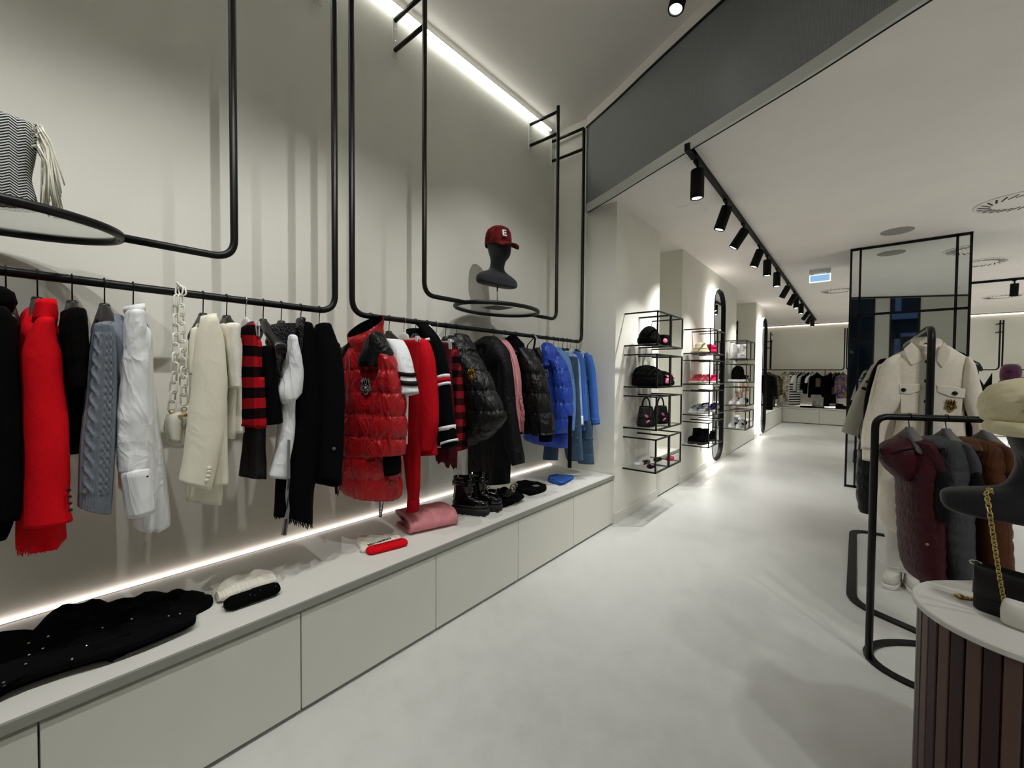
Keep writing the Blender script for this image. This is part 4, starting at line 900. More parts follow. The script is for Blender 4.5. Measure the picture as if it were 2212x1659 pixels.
# ================================================================ things on the long bench
def pad(poly,z,h,edge=.25,wr=.002,sub=4,pl=None,dome=1.0,seed=3,world=False):
    """soft folded thing lying flat: outline (photo pixels on the plane z) raised into a cushion of height h"""
    P=[V(q) if world else onZ(q[0],q[1],z) for q in poly]; Q=[]; n=len(P)
    for i in range(n):
        for k in range(sub): Q.append(cr(P[i-1],P[i],P[(i+1)%n],P[(i+2)%n],k/sub))
    c=sum(Q,V())/len(Q); sd=V((seed*7.1,)*3)
    def ringat(s,hh):
        o=[]
        for q in Q:
            p=c+(q-c)*s; p.z=z+hh+(wr*2*noise.noise(V((p.x*22,p.y*22,0))+sd)+wr*noise.noise(V((p.x*60,p.y*60,0))+sd) if hh>.001 else 0); o.append(p)
        return o
    L=[(.985,0),(1,.18*h),(1.0,.5*h),(.98,.8*h),(.94,.95*h),(.85,h)]+[(.7-.14*k,h*(1+.0*k)*dome) for k in range(5)]
    return MB().rings([ringat(s,max(0,hh)) for s,hh in L])
def zp(x,y,h=0): return onZ(x,y,ZB+h)
BI='folded goods on the bench'
D=[(-150,830),(0,832),(110,822),(215,755),(320,645),(420,592),(620,548),(850,538),(1000,495),(1200,466),(1290,464),(1300,485),(1380,474),(1448,508),(1444,540),(1345,598),(1338,640),(1300,678),(1010,805),(800,892),(760,925),(690,915),(400,1000),(180,1075),(0,1150),(-150,1205)]
o=thing('folded_dress','black sequinned dress laid flat along the bench at the left edge','dress',zp(120,1400))
pad([(x/3.16,y/3.16+1140) for x,y in D],ZB+.0005,.035,wr=.007).build('dress_body',F_blk,o)
pad([(x/3.16,y/3.16+1137) for x,y in [(-150,1010),(200,950),(700,800),(1100,690),(1310,610),(1335,640),(1295,675),(1000,800),(700,905),(400,990),(0,1130),(-150,1190)]],ZB+.03,.02,wr=.004).build('folded_skirt',F_navy,o)
S_=plain('silver_sequin','#e8e8e8',.12,1)
for x,y in ((197,805),(293,842),(200,885),(176,947),(590,822),(492,911),(1228,604),(1150,620),(330,760),(700,700),(900,640)): MB().ball(onZ(x/3.16,y/3.16+1135,ZB+.058),.0035,8,6).build('sequin',S_,o)
MB().ball(onZ(8,1477,ZB+.045),.012,12,8,(1,.6,.4)).build('button',M_silver,o)
# cream cable beanie + black sequinned beanie
o=thing('beanie','cream cable-knit beanie lying behind the black knit hat','hat',zp(530,1270),BI)
pad([(464,1290),(478,1268),(500,1252),(525,1243),(560,1240),(588,1243),(597,1254),(560,1272),(520,1288),(480,1300)],ZB+.0005,.024,wr=.003).build('crown',F_cream,o)
A,B=onZ(470,1290,ZB+.02),onZ(594,1250,ZB+.02); d=(B-A)
def ribd(u,a,P,s): return .0026*math.sin(s*480)
loft([(A+d*t+V((0,0,h)),V((.0,0,.018))*k,V((d.y,-d.x,0)).normalized()*-.04*k) for t,h,k in ((0,0,.7),(.06,.003,.95),(.5,.008,1.05),(.94,.003,.95),(1,.0,.7))],N=24,step=.002,wr=.001,disp=ribd).build('ribbed_brim',F_cream,o)
A,B=onZ(478,1309,ZB+.008),onZ(592,1268,ZB+.008); d=B-A; loft([(A+d*t,V((0,0,.008)),V((d.y,-d.x,0)).normalized()*.014) for t in (.06,.12,.5,.9,1)],N=16,step=.004,wr=.001,disp=ribd).build('brim_edge',F_cream,o)
o=thing('beanie','black sequinned knit hat rolled up in front of the cream beanie','hat',zp(545,1310),BI)
A,B=onZ(490,1306,ZB+.024),onZ(602,1268,ZB+.024); d=B-A; nn=V((d.y,-d.x,0)).normalized()
loft([(A+d*t,V((0,0,.023))*k,nn*.034*k) for t,k in ((0,.75),(.08,1),(.5,1.02),(.92,.98),(1,.7))],N=24,step=.01,wr=.004,wsc=(60,60,60)).build('rolled_knit',F_blk2,o)
for t,a in ((.25,.7),(.4,.9),(.48,.6),(.9,.9),(.6,1.1),(.3,.4)): MB().ball(A+d*t+V((0,0,.023*math.sin(a)))+nn*.034*math.cos(a),.0022,8,6).build('sequin',S_,o)
# white and red beanies with lettering
o=thing('beanie','off-white beanie with black lettering on the brim behind the red one','hat',zp(815,1170),BI)
pad([(770,1172),(781,1162),(800,1160),(835,1161),(856,1160),(864,1167),(820,1180),(787,1192),(776,1186)],ZB+.0005,.022,wr=.002).build('crown',F_cream,o)
A,B=onZ(783,1188,ZB+.013),onZ(855,1165,ZB+.013); d=B-A; nn=V((d.y,-d.x,0)).normalized()
f=loft([(A+d*t,V((0,0,.014)),nn*.02) for t in (0,.05,.5,.95,1)],N=20,wr=.001,e=3).build('folded_brim',F_cream,o)
writing(f,'ERMANNO',A+d*.5+V((0,0,.0155))+nn*.0,d.normalized(),(V((-d.y,d.x,0)).normalized()),.028,M_blackm)
o=thing('beanie','red beanie with dark lettering in front of the off-white one','hat',zp(835,1190),BI)
A,B=onZ(796,1190,ZB+.016),onZ(877,1169,ZB+.016); d=B-A; nn=V((d.y,-d.x,0)).normalized()
loft([(A+d*t,nn*.038*k,V((0,0,.016))*k) for t,k in ((0,.8),(.06,1),(.5,1.0),(.94,1),(1,.7))],N=24,wr=.002,e=2.6).build('rolled_knit',F_red,o)
writing(o,'ERMANNO',A+d*.5+V((0,0,.0165))-nn*.002,d.normalized(),V((-d.y,d.x,0)).normalized(),.03,plain('maroon_print','#4a070c',.7))
# pink folded knit
o=thing('folded_sweater','dusty pink ribbed sweater folded on the bench below the long red trouser leg','sweater',zp(925,1130),BI)
A=onZ(886,1158,ZB); B=onZ(988,1135,ZB); A2=onZ(853,1132,ZB); dv=(A2-A); ab=B-A
def cfold(t,k):
    """cross-section of a thick knit folded round its front edge, open at the back-left"""
    p0=A+ab*t; th=.017; P=[(.97,.083),(.7,.092),(.4,.094),(.16,.088),(.02,.062),(.0,.04),(.05,.02),(.3,.012),(.6,.011),(.92,.011)]
    Q=[]; 
    for i in range(len(P)-1):
        g=[V((P[max(i-1,0)][0],P[max(i-1,0)][1],0)),V((P[i][0],P[i][1],0)),V((P[i+1][0],P[i+1][1],0)),V((P[min(i+2,len(P)-1)][0],P[min(i+2,len(P)-1)][1],0))]
        for q in range(3): Q.append(cr(*g,q/3))
    Q.append(V((P[-1][0],P[-1][1],0))); L=dv.length; o=[];inn=[]
    for i in range(len(Q)):
        d_=(Q[min(i+1,len(Q)-1)]-Q[max(i-1,0)]); d_=V((d_.x*L,d_.y,0)).normalized(); nrm=V((-d_.y,d_.x,0))
        if nrm.dot(V((Q[i].x*L-.5*L,Q[i].y-.05,0)))<0: nrm=-nrm
        r=th*.5*(1+.18*math.sin(k)); w_=.003*noise.noise(V((t*6,i*.25,3)))
        a_=(Q[i].x*L,Q[i].y+w_); o.append(p0+dv.normalized()*(a_[0]+nrm.x*r)+V((0,0,max(.0008,a_[1]+nrm.y*r)))); inn.append(p0+dv.normalized()*(a_[0]-nrm.x*th*.5)+V((0,0,max(.0008,a_[1]-nrm.y*th*.5))))
    return o+inn[::-1]
nr=34; R=[cfold(i/(nr*4),2*PI*i/4) for i in range(nr*4+1)]; MB().rings(R).build('folded_knit',F_pink,o)
c_=A+ab*.5+dv*.5; loft([(A+ab*t+dv*.52+V((0,0,.05)),dv*.36*k,V((0,0,.022))*k) for t,k in ((.06,.7),(.1,.95),(.5,1),(.9,.95),(.97,.7))],N=36,step=.01,e=3,wr=.003).build('inner_fold',F_pink,o)
# shoes ---------------------------------------------------------------
def outline(L,w,n=28,toe=.55,heel=.42):
    o=[]
    for i in range(n):
        a=2*PI*i/n; c,s=math.cos(a),math.sin(a); k=toe if c>0 else heel
        x=L/2*math.copysign(abs(c)**.8,c); wd=w/2*(1-.10*(c<0)-.22*max(0,-c)*0); pinch=1-.14*math.exp(-((x/L+.12)/.16)**2)
        o.append((x,wd*math.copysign(abs(s)**.75,s)*pinch))
    return o
def shoe(name,label,cat,c,ang,L,w,h,m_up,m_sole,sole=.03,shaft=None,group=None,lug=False,laces=None,stripe=None,collar=None):
    """shoe or boot; ang = direction of the toe"""
    c=V(c); d=V((math.cos(ang),math.sin(ang),0)); s=V((-d.y,d.x,0)); z=V((0,0,1)); o=thing(name,label,cat,c,group)
    O=outline(L,w)
    def ring(k,zz,sx=1,sh=0,wf=1): return [c+d*(x*sx*k+sh)+s*(y*k*wf)+z*zz for x,y in O]
    q=MB().rings([ring(.97,0),ring(1.0,.004),ring(1.02,sole*.6),ring(1.0,sole)])
    if lug:
        for i in range(7):
            x=-L/2+L*(i+.5)/7; q.obox(c+d*x+z*.006+s*(w*.43),d*L*.04,s*w*.05,z*.006); q.obox(c+d*x+z*.006-s*(w*.43),d*L*.04,s*w*.05,z*.006)
    q.build('sole',m_sole,o)
    hi=h if not shaft else h*.95
    R=[ring(.95,sole-.002),ring(.97,sole+hi*.2),ring(.95,sole+hi*.42)]
    if shaft:
        for t in (0,.25,.5,.75,1):
            k=.62+.1*t; R.append([c+d*(-L*.18+x*(.56-.06*math.sin(t*3)) )+s*(y*.86*(1+.06*t))+z*(sole+hi*.7+(shaft-hi*.7)*t) for x,y in O])
        R.insert(3,[c+d*(x*.80-L*.08)+s*y*.9+z*(sole+hi*.62) for x,y in O])
        R.append([c+d*(-L*.18+x*.46)+s*(y*.76)+z*(sole+shaft-.002) for x,y in O]); R.append([c+d*(-L*.18+x*.44)+s*(y*.7)+z*(sole+shaft*.6) for x,y in O])
    else:
        R=[]; sm=lambda v,a,b: (lambda q:q*q*(3-2*q))(min(1,max(0,(v-a)/(b-a))))
        for k in range(9):
            f_=k/8; rr_=[]
            for x,y in O:
                xn=x/L+.5; Hh=h*(1.0-.58*sm(xn,.32,.80)); rr_.append(c+d*(x*.965*(1-.05*f_**3)-.012*L*f_)+s*(y*.94*(1-.52*f_**2.2))+z*(sole-.003+Hh*f_**.85))
            R.append(rr_)
        R.append([c+d*(x*.62)+s*(y*.28)+z*(sole+h*(1-.58*sm(x*.62/L+.5,.32,.80))*1.01) for x,y in O]); R.append([c+d*(x*.3-L*.12)+s*(y*.12)+z*(sole+h*.8) for x,y in O])
        MB().tube([c+d*(-L*.22+L*.2*math.cos(a_))+s*(w*.26*math.sin(a_))+z*(sole+h*(.97-.12*math.cos(a_))) for a_ in [2*PI*q/20 for q in range(20)]],.007,8,closed=True).build('collar',m_up,o)
        MB().lathe(c+d*(-L*.22)+z*(sole+h*.94),[(L*.17,0),(L*.16,.004)],20,sx=1,sy=.62).build('lining',M_blackm,o)  # black disc instead of a hole: the opening's shade put in as colour
        MB().obox(c+d*(L*.01)+z*(sole+h*.93),d*L*.05-z*h*.10,s*w*.17,z*.005+d*.002).build('tongue',m_up,o,bevel=.003)
    MB().rings(R).build('upper',m_up,o)
    if laces:
        top=(shaft or h); n=7 if shaft else 4; lm=MB()
        for i in range(n):
            t=i/(n-1)
            if shaft: b=c+d*(L*(.17-.07*t-.02))+z*(sole+h*.72+(shaft-h*.78)*t*.9)
            else: b=c+d*(L*(.26-.20*t))+z*(sole+h*(.50+.34*t))
            e=w*.2; lm.tube([b+s*e-z*.006-d*.004,b+s*e*.5+d*.006+z*.003,b-s*e*.5+d*.006+z*.003,b-s*e-z*.006-d*.004],.0028,6)
        lm.build('laces',laces,o)
    if stripe:
        for sg in (1,-1):
            for k in (-.06,.02,.10): MB().obox(c+d*(L*(k-.02))+s*(sg*w*.43)+z*(sole+h*.36),d*.005+z*.018-s*sg*.004,s*.006,d*.004).build('side_stripe',stripe,o)
    if collar:
        b=c+d*(-L*.2)+z*(sole+(shaft or h)*.98); MB().tube([b+d*(.22*L*math.cos(a))+s*(.3*w*math.sin(a)) for a in [2*PI*i/20 for i in range(20)]],.006,8,closed=True).build('collar',collar,o)
    return o
M_patent=plain('black_patent_leather','#040405',.1,0,.5,coat=.3); M_rub=plain('black_rubber','#141416',.7)
a=-.05
for (x,y,l,ex) in ((1016,1108,'nearer of two glossy black lace-up ankle boots with thick soles',0),(1045,1099,'farther of two glossy black lace-up ankle boots with thick soles',1)):
    p=zp(x,y); d0=V((math.cos(-.15),math.sin(-.15),0))
    o=shoe('ankle_boot',l,'boot',p,.42,.265,.105,.10,M_patent,M_rub,.045,.2,'black ankle boots',True,M_blackm)
    dd=V((math.cos(.42),math.sin(.42),0)); ss=V((-dd.y,dd.x,0))
    MB().tube([p+dd*(-.045+.075*math.cos(t))+ss*(.047*math.sin(t))+V((0,0,.2)) for t in [2*PI*i/24 for i in range(24)]],.006,8,closed=True,flat=1.6).build('strap',M_patent,o)
    MB().obox(p+dd*(-.12)+V((0,0,.2)),ss*.014,dd*.006,V((0,0,.018))).build('heel_tab',M_patent,o)
    MB().obox(p+dd*(-.01)+ss*-.05+V((0,0,.2)),dd*.012,ss*.003,V((0,0,.012))).build('buckle',M_blackm,o)
# black folded jeans, belt bag with gold buckle, black folded scarf, blue cap
o=thing('folded_trousers','black folded trousers lying behind the glossy boots','trousers',zp(1085,1085),BI)
pad([(1042,1068),(1065,1063),(1100,1070),(1118,1070),(1130,1075),(1112,1084),(1108,1090),(1075,1101),(1060,1098),(1050,1085)],ZB+.0005,.03,wr=.004).build('folded_cloth',F_blk,o)
pad([(1080,1072),(1105,1065),(1133,1073),(1116,1083),(1090,1084)],ZB+.028,.014,wr=.003).build('folded_leg',F_navy,o)
o=thing('belt','black leather belt coiled on the folded trousers with a jewelled gold buckle','belt',zp(1095,1066,.043),BI)
cb=onZ(1088,1066,ZB+.06)
for k,(r,dz) in enumerate(((.05,0),(.043,.012),(.036,.02))): MB().tube([cb+V((r*1.25*math.cos(t),r*math.sin(t),dz+.008*math.sin(3*t+k))) for t in [2*PI*i/28 for i in range(28)]],.011,8,closed=True,flat=1.2).build('strap_coil',F_leath,o)
bc=onZ(1108,1052,ZB+.075)
b=MB().tube([bc+V((.012*math.sin(t),.03*math.cos(t),.03*math.sin(t))) for t in [2*PI*i/24 for i in range(24)]],.006,8,closed=True).build('buckle',M_gold,o)
for i in range(9): t=2*PI*i/9; MB().ball(bc+V((.014+.012*math.sin(t),.03*math.cos(t),.03*math.sin(t))),.0055,8,6).build('jewel',M_chrome,b)
MB().ball(bc+V((.01,0,0)),.011,10,8).build('jewel',M_chrome,b)
o=thing('folded_scarf','flat black folded scarf between the belt and the blue cap','scarf',zp(1145,1058),BI)
pad([(1112,1050),(1125,1044),(1150,1045),(1172,1050),(1180,1054),(1177,1062),(1148,1071),(1135,1068),(1114,1062)],ZB+.0005,.03,wr=.003).build('folded_cloth',F_blk,o); pad([(1150,1049),(1160,1047.5),(1166,1050),(1156,1051.5)],ZB+.031,.003,wr=0).build('woven_label',M_silver,o)
o=thing('folded_shirt','blue folded shirt at the far end of the bench','shirt',zp(1212,1040),BI)
pad([(1184,1036),(1190,1030),(1215,1030),(1237,1031),(1239,1035),(1228,1042),(1211,1048),(1198,1046),(1186,1042)],ZB+.0005,.025,wr=.003).build('folded_cloth',F_denimb,o)
pad([(1192,1034),(1215,1033),(1234,1034),(1222,1041),(1210,1044)],ZB+.023,.008,wr=.002).build('collar_fold',F_denimb,o)
# ---------------------------------------------------------------- scarf on the left ring
t=NT('herringbone_wool'); x,y,z=t.xyz()
zz=t.math('ABSOLUTE',t.math('SUBTRACT',t.math('FRACT',t.math('DIVIDE',t.math('ADD',y,5),.034)),.5))
f=t.math('FRACT',t.math('DIVIDE',t.math('ADD',t.math('ADD',z,5),t.math('MULTIPLY',zz,.024)),.0085))
t.base(t.ramp(t.math('ADD',f,t.math('MULTIPLY',t.math('SUBTRACT',t.noise(200,2),.5),.35)),[(.38,'#d9dad6'),(.52,'#23252a')]),.95,0,.1); t.bump(f,.5,.003); F_herr=t.m
zg=1.903
o=thing('folded_scarf','black and white herringbone scarf with long fringes standing on the ring shelf','scarf',(-2.1,-.12,zg))
pl=('X',-2.02)
loft(pxrows([((-120,218),(20,243)),((-124,228),(62,258)),((-126,260),(84,276)),((-126,320),(80,330)),((-126,380),(70,386)),((-126,420),(84,440))],pl,.045,-.04),N=40,e=2.9,wr=.004,step=.015).build('folded_wool',F_herr,o)
F_fr=fabric('cream_fringe','#dcdacb',90,.6)
for i in range(44):
    a=onX(78+random.uniform(-2,14),268+random.uniform(0,60),-2.0+random.uniform(-.07,.02)); L_=random.uniform(.15,.29); e=V((random.uniform(-.01,.015),random.uniform(.005,.05),-L_)); e.z=max(e.z,zg+.006-a.z)
    MB().tube([a+V((0,-.012,-.012)),a,a+V((0,.012,-.01))+e*.15,a+e*.6+V((0,.006,0)),a+e],.0026,6,rr=[.0018,.0026,.0026,.0024,.0018]).build('fringe',F_fr,o)
for i in range(12):
    a=onX(90+random.uniform(0,25),425,-2.0+random.uniform(-.06,.02)); a.z=zg+.006; MB().tube([a,a+V((random.uniform(-.02,.03),.03,.002)),a+V((random.uniform(-.05,.05),random.uniform(.06,.10),0))],.0022,6).build('fringe',F_fr,o)
# ---------------------------------------------------------------- mannequin bust
M_velvet=fabric('charcoal_velvet_flock','#2c2d31',300,.3,.95,.1)
M_velvet.node_tree.nodes['Principled BSDF'].inputs['Sheen Weight'].default_value=.25
def bust(name,label,base,face,s,pole,mat,plate=True,flat=False):
    """abstract display head: faceless head, neck, shoulder plate on a pole"""
    B=V(base); f=V((math.cos(face),math.sin(face),0)); sd=V((-f.y,f.x,0)); z=V((0,0,1)); o=thing(name,label,'mannequin',B)
    if plate: MB().obox(B+z*.003,f*.09*s,sd*.09*s,z*.003).build('base_plate',M_gri,o)
    MB().tube([B+z*.004,B+z*(pole+.03)],.006,10).build('pole',M_chrome,o)
    C=B+z*pole
    def rg(h,fx,rx,ry,e=2.2,N=36): # section: height, forward shift, half depth, half width
        out=[]
        for j in range(N):
            a=2*PI*j/N; c_,s_=math.cos(a),math.sin(a); out.append(C+z*(h*s)+f*((fx+rx*math.copysign(abs(c_)**(2/e),c_))*s)+sd*((ry*math.copysign(abs(s_)**(2/e),s_))*s))
        return out
    H=[(.0,.0,.05,.165,3.0),(.012,0,.056,.19,3),(.05,0,.056,.195,2.6),(.078,-.004,.05,.165,2.3),(.098,-.008,.048,.115,2.2),(.115,-.01,.05,.075,2.2),(.135,-.008,.052,.058,2.2),(.16,0,.053,.054,2.2),(.185,.008,.058,.056,2.2),(.205,.022,.076,.062,2.1),(.23,.026,.088,.070,2.1),(.265,.022,.096,.076,2.1),(.305,.016,.100,.078,2.1),(.342,.01,.099,.077,2.1),(.375,.004,.09,.07,2.1),(.40,0,.07,.055,2.1),(.413,-.002,.035,.028,2)]
    if flat: H=[(.0,.0,.05,.165,3.0),(.012,0,.058,.19,3),(.042,0,.06,.198,2.8),(.062,-.002,.057,.19,2.6),(.075,-.004,.052,.15,2.4),(.086,-.006,.05,.10,2.3),(.102,-.008,.05,.072,2.2)]+H[6:]
    # smooth interpolation
    R=[]
    for i in range(len(H)-1):
        g=[H[max(i-1,0)],H[i],H[i+1],H[min(i+2,len(H)-1)]]
        for k in range(3):
            t=k/3; q=[g[1][m]+( (g[2][m]-g[0][m])*.5*t+(g[0][m]-2.5*g[1][m]+2*g[2][m]-.5*g[3][m])*t*t+(1.5*(g[1][m]-g[2][m])+.5*(g[3][m]-g[0][m]))*t**3 ) for m in range(5)]
            R.append(rg(*q))
    R.append(rg(*H[-1])); MB().rings(R).build('head_and_shoulders',mat,o)
    return o,C,f,sd
zr=1.903
o,C,f,sd=bust('display_bust','charcoal velvet display bust wearing the red cap on the ring shelf',(-2.12,2.36,zr),-.12,1.0,.165,M_velvet)
# red camo cap
t=NT('red_tie_dye_cotton'); t.base(t.ramp(t.noise(19,4,.65),[(.34,'#1c0406'),(.46,'#540f14'),(.6,'#6a1518'),(.74,'#8f2a22')]),.9,0,.2); t.bump(t.noise(250,3),.3,.002); F_dye=t.m
hc=C+V((0,0,.315))+f*.012
cp=thing('cap','dark red baseball cap with a white letter E on the bust','cap',hc)
R=[]
for h,rx,ry in ((-.014,.111,.092),(.0,.113,.093),(.035,.113,.092),(.075,.106,.088),(.105,.088,.076),(.122,.06,.054),(.130,.025,.022),(.131,.004,.004)):
    R.append([hc+V((0,0,h+.0))+f*(rx*math.cos(2*PI*j/40)-.006-.0*h)+sd*(ry*math.sin(2*PI*j/40)) for j in range(40)])
MB().rings(R,cap0=False).build('crown',F_dye,cp)
R=[]
for k in range(9):
    t_=k/8; row=[]
    for j in range(17):
        a=(-1+2*j/16)*1.15; r0=V((math.cos(a)*.111,math.sin(a)*.091,0)); r1=V((.185-.05*(abs(j-8)/8)**2.4,math.sin(a)*.088,0)); q=r0.lerp(r1,t_); dz=-.012-.028*t_-.02*(q.y/.09)**2*t_
        row.append(hc+f*(q.x-.006)+sd*q.y+V((0,0,dz+.006)))
    R.append(row)
bot=[[p-V((0,0,.005)) for p in r] for r in R]; R2=[R[i]+bot[i][::-1] for i in range(9)]; MB().rings(R2).build('brim',F_dye,cp)
MB().lathe(hc+V((0,0,.129)),[(.008,0),(.008,.004),(.003,.007)],12).build('button',F_dye,cp)
ca=.35; nd=(f*math.cos(ca)-sd*math.sin(ca)); ce=hc+nd*.112+V((0,0,.045))
nd2=(nd*.95+V((0,0,.3))).normalized(); rt=V((0,0,1)).cross(nd2).normalized(); writing(cp,'E',ce,rt,nd2.cross(rt),.07,F_white,'letter_patch',.006,bold=.0008)
# ================================================================ goods on the wire box shelves
def sp(k,dx=0,dy=0): # k=(stack,row): point on the glass
    y0,y1,_=SH[k[0]]; return V((-1.56+dx,(y0+y1)/2+dy,ZS[k[1]]+.0195))
PK='#e75f8f'; M_pink=plain('hot_pink_patch','#e8789c',.6); F_hot=fabric('hot_pink_fabric','#e0265e',160,.3)
p=sp((0,3),.0,.03); o=thing('beanie','black domed knit beanie on the top near shelf','hat',p)
loft([(p+V((0,0,h)),V((r,0,0)),V((0,r*.95,0))) for h,r in ((.0,.085),(.02,.1),(.05,.104),(.07,.1),(.1,.094),(.14,.075),(.17,.045),(.185,.012))],N=28,wr=.004).build('crown',F_blk2,o); loft([(p+V((0,0,h)),V((r,0,0)),V((0,r*.95,0))) for h,r in ((.004,.098),(.03,.108),(.06,.108),(.075,.1))],N=28,wr=.002).build('brim',F_blk2,o)
p=sp((1,3),.0,-.03); o=thing('headband','black wide headband with pink patches on the top far shelf','headband',p)
R=[[p+V((r*math.cos(2*PI*j/30),r*.9*math.sin(2*PI*j/30),h)) for j in range(30)] for r,h in ((.085,0),(.088,.02),(.088,.1),(.085,.118),(.078,.116),(.076,.004))]; R.append(R[0]); MB().rings(R,False,False).build('band',F_blk,o)
for a in (-1.9,-.7): MB().lathe(p+V((.089*math.cos(a),.08*math.sin(a),.055)),[(.022,-.004),(.024,.002),(.02,.004)],16,V((math.cos(a),math.sin(a),0))).build('patch',M_pink,o)
def stackcloth(p,label,mat,w,d,h,n=2,name='folded_sweater',cat='sweater',pt=None,rowsn=None):
    o=thing(name,label,cat,p); z=0
    for i in range(n):
        hh=h/n; k=1-.12*i
        loft([(p+V((0,t*d,z+hh/2)),V((w*k*q,0,0)),V((0,0,hh/2*q*1.05))) for t,q in ((-1,.75),(-.9,.95),(-.3,1.05),(.3,1),(.9,.95),(1,.75))],N=26,e=2.7,wr=.004).build('folded_layer',mat,o); z+=hh*.96
    if pt: 
        for dx,dy,dz in pt: MB().ball(p+V((dx,dy,dz)),.022,10,8,(1,.7,.5)).build('patch',M_pink,o)
    return o
def heap(p,label,mat,w,d,h,patches=()):
    o=thing('folded_sweater',label,'sweater',p)
    loft([(p+V((0,0,.001)),V((w*.97,0,0)),V((0,d*.97,0))),(p+V((0,0,h*.12)),V((w*1.02,0,0)),V((0,d*1.02,0))),(p+V((0,0,h*.36)),V((w,0,0)),V((0,d,0))),(p+V((0,0,h*.44)),V((w*.93,0,0)),V((0,d*.94,0))),(p+V((.0,0,h*.52)),V((w*.97,0,0)),V((0,d*.96,0))),(p+V((-.01,.01,h*.78)),V((w*.8,0,0)),V((0,d*.74,0))),(p+V((-.015,.015,h*.95)),V((w*.45,0,0)),V((0,d*.42,0))),(p+V((-.015,.015,h)),V((w*.1,0,0)),V((0,d*.1,0)))],N=40,step=.008,e=2.6,wr=.011,wsc=(16,16,22)).build('folded_layers',mat,o)
    for (dx,dy,dz,n) in patches: MB().lathe(p+V((dx,dy,dz)),[(.026,-.012),(.028,.002),(.018,.005)],14,V(n),sx=1.2,sy=.8).build('patch',M_pink,o)
    return o
heap(sp((0,2),0,0),'black knitwear folded in a soft heap on the second highest near shelf',F_blk2,.135,.15,.2)
heap(sp((1,2),0,0),'black folded knit with pink patches on the second highest far shelf',F_blk2,.12,.145,.15,[(.09,-.09,.08,(.7,-.6,.5)),(.105,-.10,.04,(.8,-.6,.1)),(.10,.08,.09,(.8,.2,.5))])
def handbag(p,label,ang,w,d,h):
    o=thing('handbag',label,'bag',p,'small black handbags'); a=V((math.cos(ang),math.sin(ang),0)); n=V((-a.y,a.x,0)); z=V((0,0,1))
    loft([(p+z*t,a*w*k,n*d*k2) for t,k,k2 in ((0,.95,.95),(.006,1,1),(h*.5,.9,.75),(h*.95,.72,.4),(h,.66,.32))],N=28,e=4,wr=.0008).build('bag_body',M_pufk if False else F_leath,o)
    loft([(p+z*t+n*-.003,a*w*k,n*(d*k2+.006)) for t,k,k2 in ((h*.42,.93,.8),(h*.7,.84,.62),(h*.97,.73,.42),(h*1.01,.66,.3))],N=28,e=4,wr=.0005).build('flap',F_leath,o)
    MB().tube([p+z*h+a*(.035*math.cos(t))+z*(.085*math.sin(t)) for t in [PI*i/16 for i in range(17)]],.008,8).build('handle',F_leath,o)
    MB().lathe(p+z*h*.52-n*(d*.78+.004),[(.015,-.012),(.017,.004),(.01,.006)],12,-n,sx=.8,sy=1.3).build('clasp',M_pink,o); MB().lathe(p+z*h*.25-n*(d*.95)+a*.012,[(.02,-.01),(.02,.003)],12,-n,sx=1.2,sy=.5).build('embroidery',M_pink,o)
    return o
handbag(sp((0,1),.0,-.02),'near black handbag with top handle and pink clasp on the second lowest shelf',.5,.085,.06,.19)
handbag(sp((1,1),.02,-.05),'far black handbag with leaning handle and pink clasp on the second lowest shelf',.9,.08,.055,.18)
for (k,dx,dy,l,m1,m2) in (((0,0),-.06,-.03,'white glasses case on the bottom near shelf',F_white,F_white),((0,0),-.04,.09,'dark brown hair clip on the bottom near shelf',plain('dark_tortoise','#3a2420',.3),M_blackm),((0,0),.07,-.04,'black hair claw with pink bows on the bottom near shelf',M_blackm,M_pink),((1,0),.0,-.05,'small black sunglasses on the bottom far shelf',M_blackm,M_blackm),((1,0),.08,.08,'pink purse on the bottom far shelf',F_hot,M_pink)):
    p=sp(k,dx,dy); o=thing('accessory',l,'accessory',p)
    loft([(p+V((0,t*.06,.02)),V((.03*q,0,0)),V((0,0,.02*q))) for t,q in ((-1,.6),(-.85,.95),(0,1.05),(.85,.95),(1,.6))],N=18,wr=.003).build('body',m1,o)
    MB().ball(p+V((.015,-.02,.036)),.016,10,8,(1,1.2,.5)).build('ornament',m2,o)
p=sp((0,0),0,.0)
# white sheet display + green pink hat in the first niche
p=V((-2.0,4.95,ZB)); o=thing('sneaker','a','shoe',p); bpy.data.objects.remove(o)
shoe('sneaker','lime green and pink sneaker on the bench of the first niche','shoe',(-2.02,4.98,ZB),-.3,.27,.10,.10,plain('lime_mesh','#8fce62',.7),plain('pink_foam','#f08a8a',.6),.035,None,None,False,M_pink)
